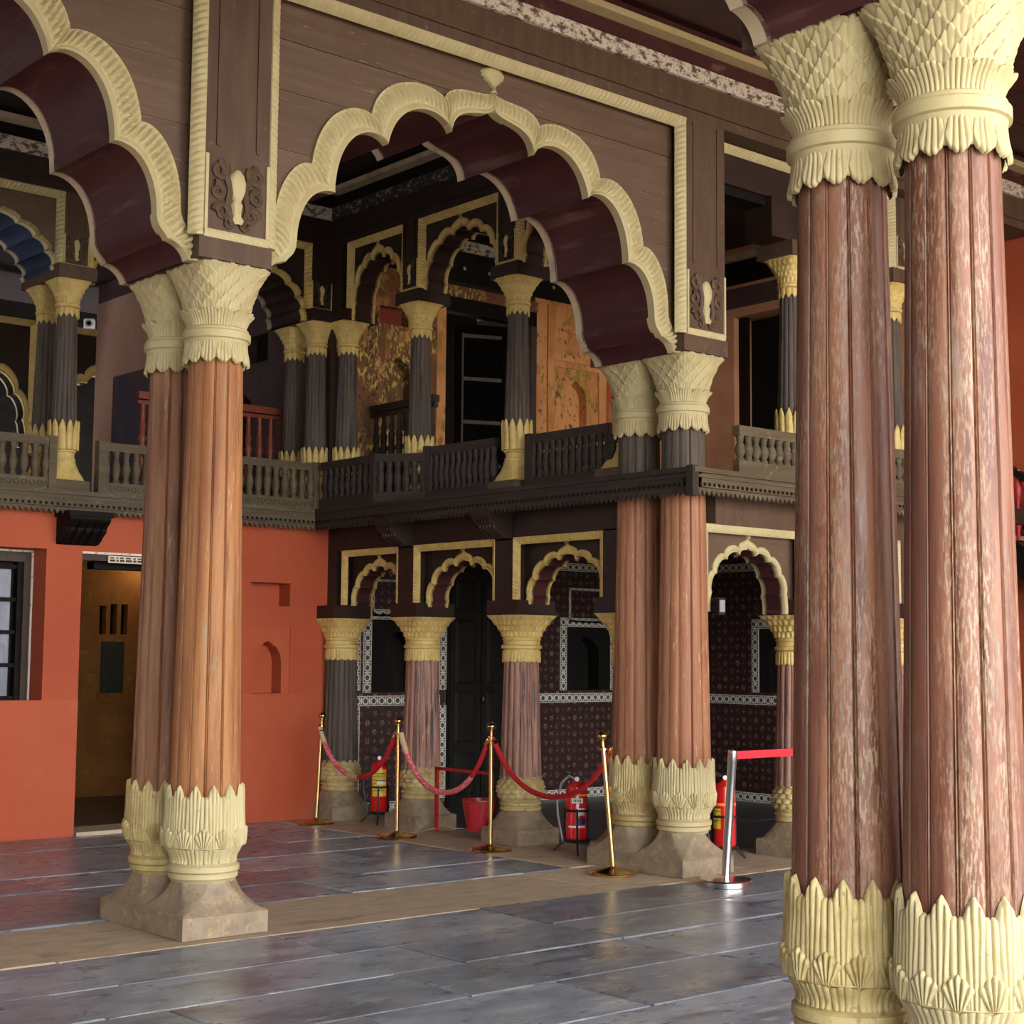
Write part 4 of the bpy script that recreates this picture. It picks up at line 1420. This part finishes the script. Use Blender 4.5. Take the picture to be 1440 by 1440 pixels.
balustrade('weathered grey balustrade right of the gallery corner columns', (8.98, 7.84), (9.80, 7.84), 'balcony', h=.36, gap=.085, post=(False, True))
balustrade('weathered grey balustrade hidden behind the nearest columns', (10.3, 7.84), (12.5, 7.84), 'balcony', h=.36, gap=.085)


# ------------------------------------------------------------------ small arcades
lower = (12.78, 11.62, 10.22, 8.88)
SH = {12.78: 'shaft_grey', 11.62: 'shaft_pink', 10.22: 'shaft_pink', 8.88: 'shaft_pink'}
LB = {12.78: 'short charcoal column of the lower arcade against the orange wall', 11.62: 'short pink and grey streaked column of the lower arcade behind the red post',
      10.22: 'short pink brown column of the lower arcade beside the red bucket', 8.88: 'short column of the lower arcade half hidden by the gallery corner columns'}
LI = {12.78: 'dark impost block against the orange wall', 11.62: 'dark impost block above the column behind the red post', 10.22: 'dark impost block above the column beside the red bucket', 8.88: 'dark impost block half hidden by the gallery corner columns'}
for yy in lower:
    lower_column(8.80 if yy > 12 else 8.91, yy, LB[yy], SH[yy])
    impost(8.80 if yy > 12 else 8.90, yy, LI[yy], .22, .2 if yy < 12 else .17, 1.928, 2.055, 'dark')
upper = ((8.82, 12.79, 'slim charcoal gallery column in the far corner on the right hand side'), (8.84, 11.62, 'slim charcoal gallery column in front of the peeling yellow wall'),
         (8.84, 10.22, 'slim charcoal gallery column with a full cream foot in front of the dark upper door'), (8.84, 8.88, 'slim gallery column behind the gallery corner columns'),
         (8.60, 13.02, 'slim charcoal gallery column in the far corner on the left hand side'), (8.60, 13.43, 'slim black gallery column behind the far corner pair'),
         (5.95, 13.02, 'slim olive grey gallery column with a cream foot above the bracket on the orange wall'), (5.95, 13.43, 'slim black gallery column behind the olive grey one'))
for x, y, lb in upper:
    upper_column(x, y, lb)
for yy, lb in ((11.62, 'dark impost on the column before the peeling yellow wall'), (10.22, 'dark impost on the column before the upper door'), (8.88, 'dark impost behind the gallery corner'), (12.79, 'dark impost in the far corner, right hand side')):
    impost(8.86 if yy < 12 else 8.86, yy, lb, .19, .18, 4.872, 4.99, 'dark')
impost(8.60, 13.225, 'dark impost in the far corner, left hand side', .18, .4, 4.872, 4.99, 'dark')
impost(5.95, 13.225, 'brown impost on the olive grey gallery column', .18, .4, 4.872, 4.99, 'wood_plain')

GL, GU = 'small cusped arches of the lower arcade', 'small cusped arches of the upper gallery'
for (ya, yc), lbl, lbu in (((12.78, 11.62), 'small arch of the lower arcade beside the orange wall', 'upper gallery arch framing the peeling yellow wall'),
                           ((11.62, 10.22), 'small arch of the lower arcade in front of the black door', 'upper gallery arch in front of the upper door'),
                           ((10.22, 8.88), 'small arch of the lower arcade left of the gallery corner columns', 'upper gallery arch left of the gallery corner columns')):
    c_, h_ = (ya + yc) / 2, (ya - yc) / 2
    cusped_arch(lbl, (8.83, c_, 0), RB, h_ - .20 if ya < 12 else h_ - .16, 1.935, 2.45, h_ - .12, 2.59, .2, GL, .13, warp=.63, band=1.15, soffit='maroon', wood='dark', cream='creamgold', n=9, back='creamgold', bevel=.06, thick=.03, ridge=.02, detail=False, frame_drop=2.06)
    cusped_arch(lbu, (8.75, c_, 0), RB, h_ - .18, 4.875, 5.5, h_ - .12, 5.66, .24, GU, .05, warp=.63, band=1.1, soffit='darksoffit', wood='dark', cream='creamgold', n=9, back='creamgold', bevel=.06, thick=.03, ridge=.02, detail=False, frame_drop=5.0)
for yy, nm in ((11.62, 'above the streaked column'), (10.22, 'above the bucket column'), (8.88, 'next to the gallery corner columns')):
    pilaster('dark plain post of the lower arcade ' + nm, (8.70, yy, 0), RB, .12, 2.055, 2.6, .36, 'dark posts of the lower arcade', False, 'dark')
    pilaster('dark gallery pilaster with a small cream pine cone ' + nm, (8.70, yy, 0), RB, .12, 4.99, 5.67, .36, 'dark pilasters of the upper gallery', True, 'dark', 'creamgold', .6)
pilaster('dark plain post of the lower arcade against the orange wall', (8.70, 12.84, 0), RB, .06, 2.055, 2.6, .36, 'dark posts of the lower arcade', False, 'dark')
pilaster('dark corner pilaster of the upper gallery, right hand side', (8.70, 12.84, 0), RB, .10, 4.99, 5.67, .36, 'dark pilasters of the upper gallery', False, 'dark')
pilaster('dark corner pilaster of the upper gallery, left hand side', (8.58, 12.92, 0), 0, .12, 4.99, 5.66, .6, 'dark pilasters of the upper gallery', True, 'dark', 'creamgold', .6)
pilaster('brown pilaster with a small cream pine cone above the olive grey gallery column', (5.97, 12.92, 0), 0, .12, 4.99, 5.66, .6, 'dark pilasters of the upper gallery', True, 'wood_plain', 'cream', .6)
struct(boxobj('trim_6', (8.70, 9.06, 8.72, 12.9, 2.59, 2.83), 'dark'), 'dark lintel over the lower arcade', 'trim')
struct(boxobj('trim_7', (8.68, 8.74, 12.88, 12.96, 2.98, 5.0), 'dark'), 'dark corner post between the gallery columns in the far corner', 'trim')
for cx, lb, sf in ((7.275, 'upper gallery arch over the orange wall, right of the olive grey column', 'darksoffit'), (4.665, 'upper gallery arch with a blue black underside, left of the olive grey column', 'bluesoffit')):
    cusped_arch(lb, (cx, 12.97, 0), 0, 1.105, 4.875, 5.5, 1.185, 5.66, .62, GU, .05, warp=.63, band=1.0, soffit=sf, wood='wood' if cx < 5 else 'dark', cream='cream' if cx < 5 else 'creamgold', n=10, back='creamedge', bevel=.06, thick=.03, ridge=.025, frame_drop=5.0)

# right of the corner columns: lower arch, open upper bay, further bays behind the nearest columns
for x, lb in ((10.14, 'short column of the lower arcade right of the steel post'), (11.45, 'short lower column hidden behind the nearest columns'), (12.85, 'last short lower column hidden behind the nearest columns')):
    lower_column(x, 8.22, lb, 'shaft_pink')
    impost(x, 8.22, 'dark impost on the ' + lb, .24, .22, 1.928, 2.055, 'dark')
for x, lb in ((10.08, 'slim gallery column at the open upper bay right of the corner'), (11.45, 'slim gallery column glimpsed between the two nearest columns'), (12.85, 'last slim gallery column hidden behind the nearest columns')):
    upper_column(x, 8.2, lb)
    impost(x, 8.2, 'dark impost on the ' + lb, .2, .19, 4.872, 4.99, 'wood_plain')
cusped_arch('small arch right of the gallery corner columns above the steel post', (9.42, 8.12, 0), 0, .44, 1.935, 2.45, .58, 2.6, .2, GL, .09, warp=.63, band=1.15, soffit='maroon', wood='wood', cream='cream', n=9, back='cream', bevel=.06, thick=.03, ridge=.02, detail=False, frame_drop=2.06)
for cx, lb in ((10.725, 'first arch behind the nearest columns'), (12.15, 'second arch behind the nearest columns')):
    cusped_arch('lower ' + lb, (cx, 8.08, 0), 0, .47, 1.935, 2.45, .6, 2.6, .33, GL, .05, warp=.63, band=1.15, soffit='maroon', wood='wood', cream='cream', n=8, back='cream', bevel=.06, thick=.03, detail=False, frame_drop=2.06)
    cusped_arch('upper ' + lb, (cx, 8.08, 0), 0, .52, 4.875, 5.5, .6, 5.66, .3, GU, .05, warp=.63, band=1.1, soffit='darksoffit', wood='wood', cream='cream', n=8, back='cream', bevel=.06, thick=.03, detail=False, frame_drop=5.0)
for x in (10.12, 11.45, 12.85):
    q = {10.12: 'right of the open upper bay', 11.45: 'glimpsed between the nearest columns', 12.85: 'at the end behind the nearest columns'}[x]
    pilaster('brown post of the lower arcade ' + q, (x, 8.03, 0), 0, .12, 2.055, 2.6, .36, 'posts of the right hand arcade', False, 'wood_plain')
    pilaster('dark upper pilaster ' + q, (x, 8.03, 0), 0, .12, 4.99, 5.66, .36, 'upper pilasters of the right hand arcade', x > 11, 'wood_plain' if x > 11 else 'dark', 'cream', .6)
struct(boxobj('trim_8', (8.96, 13.0, 8.03, 8.4, 2.6, 2.83), 'wood_plain'), 'brown lintel over the arcade right of the corner', 'trim')
ob = thing('bay_head', 'dark framed head of the open upper bay with a cream strip', 'bay frame', (8.93, 8.03, 0), 0)
boxobj('head_board', (0, 1.07, .05, .3, 5.32, 5.66), 'dark', ob)
boxobj('sub_frame', (0, 1.07, .09, .3, 5.25, 5.32), 'blackwood', ob)
boxobj('side_post', (.74, 1.07, .02, .3, 4.99, 5.32), 'dark', ob)
rope_bar('frame_molding', (0, -.0, 5.62), (1.07, 0, 5.62), (0, .05, -.06), (0, -.06, -.05), .075, .008, .03, 'cream', ob)


# ------------------------------------------------------------------ brackets
def bracket(label, loc, rotz, proj, hw, z0, z1, mat):
    t = thing('bracket', label, 'bracket', loc, rotz, 'carved brackets under the balcony')
    n = 14
    prof = []
    for k in range(n + 1):
        s = k / n
        prof.append((-proj * (1 - s) ** .55 * (1 + .06 * sin(s * 5 * pi)), z1 - .07 - (z1 - .07 - z0) * s))
    poly = [(0, z1), (-proj * 1.05, z1), (-proj * 1.05, z1 - .07)] + prof[1:] + [(0, z0 - .01)]
    vs0 = [(-hw, a, z) for a, z in poly]
    vs1 = [(hw, a, z) for a, z in poly]
    b = MB()
    m = len(poly)
    b.add(vs0 + vs1, [tuple(range(m)), tuple(reversed(range(m, 2 * m)))] + [(k, m + k, m + (k + 1) % m, (k + 1) % m) for k in range(m)])
    b.build('scroll_body', mat, t, False)
    for q in range(5):
        x = -hw + 2 * hw * (q + .5) / 5
        MB().tube([(x, a * .985, z) for a, z in prof[1:-1]], hw / 5 * .8, 6).build('carved_reed', mat, t)
    boxobj('cap', (-hw - .02, hw + .02, -proj * 1.12, 0, z1 - .045, z1), mat, t)
    return t


bracket('black scroll bracket on the orange wall under the balcony', (6.05, 12.9, 0), 0, .26, .19, 2.53, 2.8, 'blackwood')
bracket('dark scroll bracket over the first lower column from the orange wall', (8.70, 11.62, 0), RB, .26, .11, 2.58, 2.82, 'dark')
bracket('dark scroll bracket over the lower column by the red bucket', (8.70, 10.22, 0), RB, .26, .11, 2.58, 2.82, 'dark')


# ------------------------------------------------------------------ rails further back
def tall_rail(label, p0, p1, z0, h, mat, n, post=True):
    dx, dy = p1[0] - p0[0], p1[1] - p0[1]
    L = math.hypot(dx, dy)
    t = thing('stair_railing', label, 'railing', (p0[0], p0[1], z0), math.atan2(dy, dx))
    boxobj('top_rail', (0, L, -.04, .04, h - .07, h), mat, t)
    boxobj('under_rail', (0, L, -.025, .025, h - .12, h - .085), mat, t)
    boxobj('bottom_rail', (0, L, -.03, .03, 0, .08), mat, t)
    b = MB()
    b.lathe([(0, .03), (.1, .03), (.14, .02), (.2, .035), (.45, .03), (.6, .022), (.64, .034), (.68, .02), (.78, .026), (.82, .016), (.88, .022), (.93, .014), (1, .018)], 10)
    me = b.mesh('baluster', mat, True, 50)
    for k in range(n):
        o = place(me, 'baluster', t, loc=(L * (k + .5) / n, 0, .075))
        o.scale = (1.4, 1.4, h - .19)
    return t


tall_rail('dark turned baluster railing behind the gallery column at the peeling wall', (9.25, 12.95), (9.25, 11.9), 2.975, 1.13, 'balconydark', 8)
tall_rail('red brown wooden railing behind the far corner columns, left hand side', (7.0, 13.7), (8.7, 13.7), 2.975, 1.12, 'redwood', 13)

# far arcade seen through the left upper room
for cx, lb in ((7.0, 'cream edged arch far behind the left gallery columns'), (9.2, 'second far arch behind the left gallery')):
    cusped_arch(lb, (cx, 18.4, 0), 0, .9, 4.1, 5.2, 1.0, 5.66, .2, 'far arches behind the left gallery', .05, warp=.63, band=1.3, soffit='blackwood', wood='dark', cream='creamgold', n=8, detail=False, bevel=.07, thick=.03, frame_drop=4.2)
for cx in (5.9, 8.1):
    pilaster('far dark pilaster behind the left gallery, %s' % ('near the white camera' if cx > 7 else 'at the edge'), (cx, 18.35, 0), 0, .1, 2.98, 5.7, .2, 'far pilasters', True, 'dark', 'creamgold', .6)

# ------------------------------------------------------------------ staircase at the right edge
st = thing('staircase', 'black painted staircase with red and cream balusters against the orange wall at the edge', 'staircase', (13.0, 8.2, 3.52))
b = MB()
Ls = 3.2
vs = []
for x in (0.0, .06):
    vs += [(x, .1, -.92), (x, .1, -.62), (x, -Ls, -.62 - Ls * .68), (x, -Ls, -.92 - Ls * .68)]
b.add(vs, [(0, 1, 2, 3), (7, 6, 5, 4), (0, 4, 5, 1), (1, 5, 6, 2), (2, 6, 7, 3), (3, 7, 4, 0)])
b.build('stringer', 'blackwood', st, False)
b = MB()
vs = []
for x in (-.03, .07):
    vs += [(x, .14, .03), (x, .14, .1), (x, -Ls, .1 - Ls * .68), (x, -Ls, .03 - Ls * .68)]
b.add(vs, [(0, 1, 2, 3), (7, 6, 5, 4), (0, 4, 5, 1), (1, 5, 6, 2), (2, 6, 7, 3), (3, 7, 4, 0)])
b.build('hand_rail', 'blackwood', st, False)
bm_ = MB()
bm_.lathe([(0, .02), (.08, .02), (.12, .035), (.2, .05), (.28, .03), (.33, .016), (.38, .035), (.48, .055), (.58, .03), (.65, .03)], 10)
ms_ = bm_.mesh('baluster', 'redpost', True)
for k in range(22):
    yy = .02 - k * .145
    place(ms_, 'baluster', st, loc=(.03, yy, -.64 + .68 * yy), mat='redpost' if k % 2 == 0 else 'creamgold')
for k in range(14):
    yy = .1 - k * .23
    boxobj('tread', (.06, .4, yy - .25, yy, -.72 + .68 * yy - .16, -.68 + .68 * yy - .16), 'creamedge', st)

# ------------------------------------------------------------------ small things
cm = thing('security_camera', 'small white security camera right of the olive grey gallery column', 'security camera', (6.39, 13.5, 4.63), radians(-30))
b = MB()
b.lathe([(-.05, .03), (-.045, .048), (.0, .052), (.05, .048), (.055, .035)], 4)
MB().cbox(-.05, .05, -.05, .05, -.05, .05, .012).build('housing', 'whiteplastic', cm, False)
o = MB().lathe([(0, .034), (.006, .034), (.008, .028)], 20).build('lens_ring', 'greyplastic', cm, loc=(0, -.05, 0))
o.rotation_euler = (pi / 2, 0, 0)
o = MB().lathe([(0, .02), (.008, .02), (.012, .012)], 16).build('lens', 'blackglass', cm, loc=(0, -.054, 0))
o.rotation_euler = (pi / 2, 0, 0)
boxobj('arm', (-.42, -.04, -.012, .012, -.012, .012), 'blackmetal', cm)

sb = thing('switch_box', 'small grey switch box on the post right of the gallery corner columns', 'switch box', (8.985, 8.02, 1.91))
MB().cbox(-.035, .035, -.03, .02, 0, .13, .006).build('housing', 'blackmetal', sb, False)
boxobj('cover_edge', (-.03, .03, -.034, -.029, .02, .11), 'greyplastic', sb)


def brass_post(label, x, y, tilt=0.0):
    t = thing('brass_post', label, 'barrier post', (x, y, 0), 0, 'brass barrier posts')
    MB().lathe([(0, .175), (.012, .178), (.024, .172), (.03, .15), (.042, .09), (.052, .035), (.06, .022)], 40).build('base', 'brass', t)
    b = MB()
    b.lathe([(.05, .0185), (.90, .0185), (.902, .03), (.918, .03), (.92, .012), (.96, .012), (.965, .017), (.97, .013)], 20)
    p = b.build('pole', 'brass', t)
    b = MB()
    b.lathe([(.968 + .08 * i / 12, max(.004, .041 * sin(pi * (i + .3) / 12.6))) for i in range(13)], 20)
    k = b.build('ball_knob', 'brass', t)
    if tilt:
        for q in (p, k):
            q.rotation_euler = (tilt * .652, tilt * .758, 0)      # positive leans to the viewer's right
    return t


SX = ((8.31, 12.44), (8.27, 11.12), (8.31, 9.90), (8.17, 8.33))
brass_post('brass barrier post against the orange wall, first of the row', *SX[0], .04)
brass_post('brass barrier post in front of the fire extinguisher with the yellow label', *SX[1])
brass_post('brass barrier post in front of the red bucket', *SX[2])
brass_post('leaning brass barrier post beside the gallery corner columns', *SX[3], -.085)

sp = thing('steel_post', 'leaning stainless steel barrier post with a red belt', 'barrier post', (8.42, 7.47, 0))
MB().lathe([(0, .185), (.035, .187), (.045, .18), (.05, .12), (.055, .04)], 40).build('base', 'chrome', sp)
b = MB()
b.lathe([(.05, .031), (.86, .031), (.865, .034), (.935, .034), (.938, .03)], 24)
b.build('pole', 'chrome', sp).rotation_euler = (.062 * .652, .062 * .758, 0)
sp2 = thing('steel_post', 'upright stainless steel barrier post at the far end of the red belt', 'barrier post', (10.63, 7.47, 0))
MB().lathe([(0, .185), (.035, .187), (.045, .18), (.05, .12), (.055, .04)], 40).build('base', 'chrome', sp2)
MB().lathe([(.05, .031), (.86, .031), (.865, .034), (.935, .034), (.938, .03)], 24).build('pole', 'chrome', sp2)
tag(MB().box(8.50, 10.6, 7.455, 7.458, .87, .925).build('barrier_belt', 'belt', None, False), 'taut red belt stretched from the steel post to the right', 'belt')


def rope(label, a, b_, sag, mats, r=.021, za=.9, zb=.9):
    t = thing('barrier_rope', label, 'rope', (a[0], a[1], 0), 0, 'red ropes between the brass posts')
    A = Vector((a[0], a[1], za))
    B = Vector((b_[0], b_[1], zb))
    d = (B - A).normalized()
    A = A + d * .035
    B = B - d * .035
    n = 28
    pts = []
    for k in range(n + 1):
        s = k / n
        p = A.lerp(B, s)
        c = (math.cosh(2.2 * (2 * s - 1)) - math.cosh(2.2)) / (math.cosh(2.2) - 1)
        p.z += sag * c
        pts.append(p - Vector((a[0], a[1], 0)))
    for s0, s1, mt, rr in mats:
        i0, i1 = int(s0 * n), int(s1 * n)
        MB().tube(pts[i0:i1 + 1], r * rr, 10).build('rope_wrap' if mt != 'rope' else 'rope', mt, t)
    for e, p in ((0, pts[0]), (1, pts[-1])):
        dd = (pts[1] - pts[0]) if e == 0 else (pts[-2] - pts[-1])
        dd.normalize()
        MB().tube([p - dd * .03, p, p + dd * .05], [.008, .02, .024], 10).build('hook', 'brass', t)


rope('sagging red rope by the orange wall, its first half wrapped in worn tape', SX[0], SX[1], .42, [(0, .1, 'tan', 1.1), (.1, .4, 'ropewrap', 1.1), (.4, .55, 'tan', 1.0), (.55, 1, 'rope', 1)])
rope('sagging rope wrapped in pinkish worn tape, in front of the red bucket stand', SX[1], SX[2], .47, [(0, .08, 'tan', 1.3), (.08, .85, 'ropewrap', 1.15), (.85, 1, 'rope', 1)])
rope('clean dark red sagging rope next to the leaning brass post', SX[2], SX[3], .40, [(0, 1, 'rope', 1)])


def extinguisher(x, y, rz, label, slabel, kind, r=.085, h=.47):
    s = thing('extinguisher_stand', slabel, 'stand', (x, y, 0), rz, 'black extinguisher stands')
    for k in range(3):
        a = 2 * pi * k / 3 - pi / 2
        R = r + .018
        pth = [(R * cos(a), R * sin(a), .36), (R * cos(a), R * sin(a), .1), ((R + .012) * cos(a), (R + .012) * sin(a), .085), ((R + .1) * cos(a), (R + .1) * sin(a), .008)]
        MB().tube(pth, .0085, 8).build('leg', 'blackmetal', s)
    for z in (.105, .345):
        MB().tube([((r + .012) * cos(2 * pi * k / 24), (r + .012) * sin(2 * pi * k / 24), z) for k in range(25)], .009 if z > .2 else .014, 6, False).build('hoop', 'blackmetal', s)
    e = thing('fire_extinguisher', label, 'fire extinguisher', (x, y, .11), rz, 'red fire extinguishers')
    MB().lathe([(0, r * .9), (.012, r), (h - .06, r), (h - .03, r * .93), (h - .008, r * .66), (h + .005, r * .36), (h + .02, r * .3)], 36).build('cylinder', 'exred', e)
    MB().lathe([(h + .015, .02), (h + .05, .02), (h + .055, .012)], 14).build('valve', 'chrome', e)
    MB().tube([(0, 0, h + .05), (-.05, 0, h + .065), (-.11, 0, h + .085)], .008, 6).build('lever', 'blackmetal', e)
    MB().tube([(.02, 0, h + .04), (-.05, 0, h + .045), (-.1, 0, h + .05)], .007, 6).build('carrying_handle', 'chrome', e)
    o = MB().lathe([(0, .018), (.012, .018)], 14).build('gauge', 'whiteplastic', e, loc=(.0, -.03, h + .035))
    o.rotation_euler = (pi / 2, 0, 0)
    hx = -r - .035
    MB().tube([(-.01, .0, h + .03), (-.06, 0, h + .06), (hx - .0, 0, h + .0), (hx - .035, 0, h - .14), (hx - .03, 0, .2), (hx + .005, -.01, .02), (hx + .015, -.01, -.02)], .0095, 8).build('hose', 'blackmetal' if kind != 'b' else 'greyplastic', e)

    def band(z0, z1, mt, name, a0=-pi, a1=pi, off=.0012):
        n = 24
        rows = [[((r + off) * cos(a0 + (a1 - a0) * k / n), (r + off) * sin(a0 + (a1 - a0) * k / n), z) for k in range(n + 1)] for z in (z0, z1)]
        MB().grid(rows).build(name, mt, e)
    f0 = -pi / 2
    if kind == 'a':
        band(.15, h - .07, 'exyellow', 'label', f0 - .85, f0 + 1.0)
        for k in range(6):
            band(.2 + k * .032, .206 + k * .032, 'ink', 'printed_line', f0 - .6, f0 + .75, .002)
        band(.26, .285, 'exwhite', 'label', f0 - .2, f0 + .9, .0024)
    elif kind == 'b':
        band(h - .1, h - .085, 'orangeband', 'band')
        band(h - .155, h - .115, 'exwhite', 'label', f0 - .5, f0 + .55)
        for k in range(5):
            band(h - .145, h - .125, 'ink', 'printed_mark', f0 - .34 + k * .15, f0 - .26 + k * .15, .002)
        band(h - .25, h - .195, 'exwhite', 'label', f0 + .1, f0 + .72)
        for k in range(4):
            band(h - .245 + k * .012, h - .24 + k * .012, 'greyplastic', 'printed_line', f0 + .16, f0 + .66, .002)
        band(h - .325, h - .27, 'exblue', 'label', f0 + .02, f0 + .95)
        band(h - .35, h - .335, 'exwhite', 'label', f0 - .85, f0 + .8)
    else:
        band(h - .18, h - .16, 'orangeband', 'band')
        band(.14, .3, 'exyellow', 'label', f0 - 1.6, f0 - .5)
    return e


extinguisher(8.80, 12.12, radians(-40), 'red extinguisher with a yellow printed label near the orange wall', 'black tripod stand holding the yellow labelled extinguisher', 'a', .08, .47)
extinguisher(8.80, 9.40, radians(-40), 'red extinguisher with white and blue labels left of the leaning brass post', 'black tripod stand holding the extinguisher with blue label', 'b', .088, .45)
extinguisher(9.42, 8.36, radians(-40), 'red extinguisher half hidden behind the steel post', 'black tripod stand behind the steel post', 'c', .088, .5)

bs = thing('bucket_stand', 'red painted bar stand for the fire bucket beside the streaked column', 'stand', (8.80, 11.24, 0))
MB().box(-.014, .014, -.014, .014, .012, .58).build('upright', 'redpost', bs, False)
MB().box(-.014, .014, -.78, .014, .555, .582).build('cross_bar', 'redpost', bs, False)
MB().tube([(-.16, .03, .01), (-.07, .01, .03), (0, 0, .035), (.07, -.01, .03), (.16, -.03, .01)], .012, 8).build('foot', 'stone', bs)
MB().box(-.014, .014, -.78, -.752, .012, .58).build('upright', 'redpost', bs, False)
bu = thing('fire_bucket', 'worn red fire bucket hanging from the bar stand', 'bucket', (8.80, 10.63, .07))
bu.scale = (1.1, 1.1, 1)
MB().lathe([(0, .1), (.0, .1), (.02, .103), (.25, .14), (.255, .147), (.268, .147), (.268, .137), (.24, .132), (.03, .095)], 32, cap=False).build('pail', 'bucket', bu)
MB().lathe([(.004, .001), (.004, .1)], 24, cap=False).build('bottom', 'bucket', bu)
MB().tube([(0, .14 * cos(a), .255 + .235 * sin(a)) for a in [pi * k / 16 for k in range(17)]], .005, 6).build('bail_handle', 'blackmetal', bu)
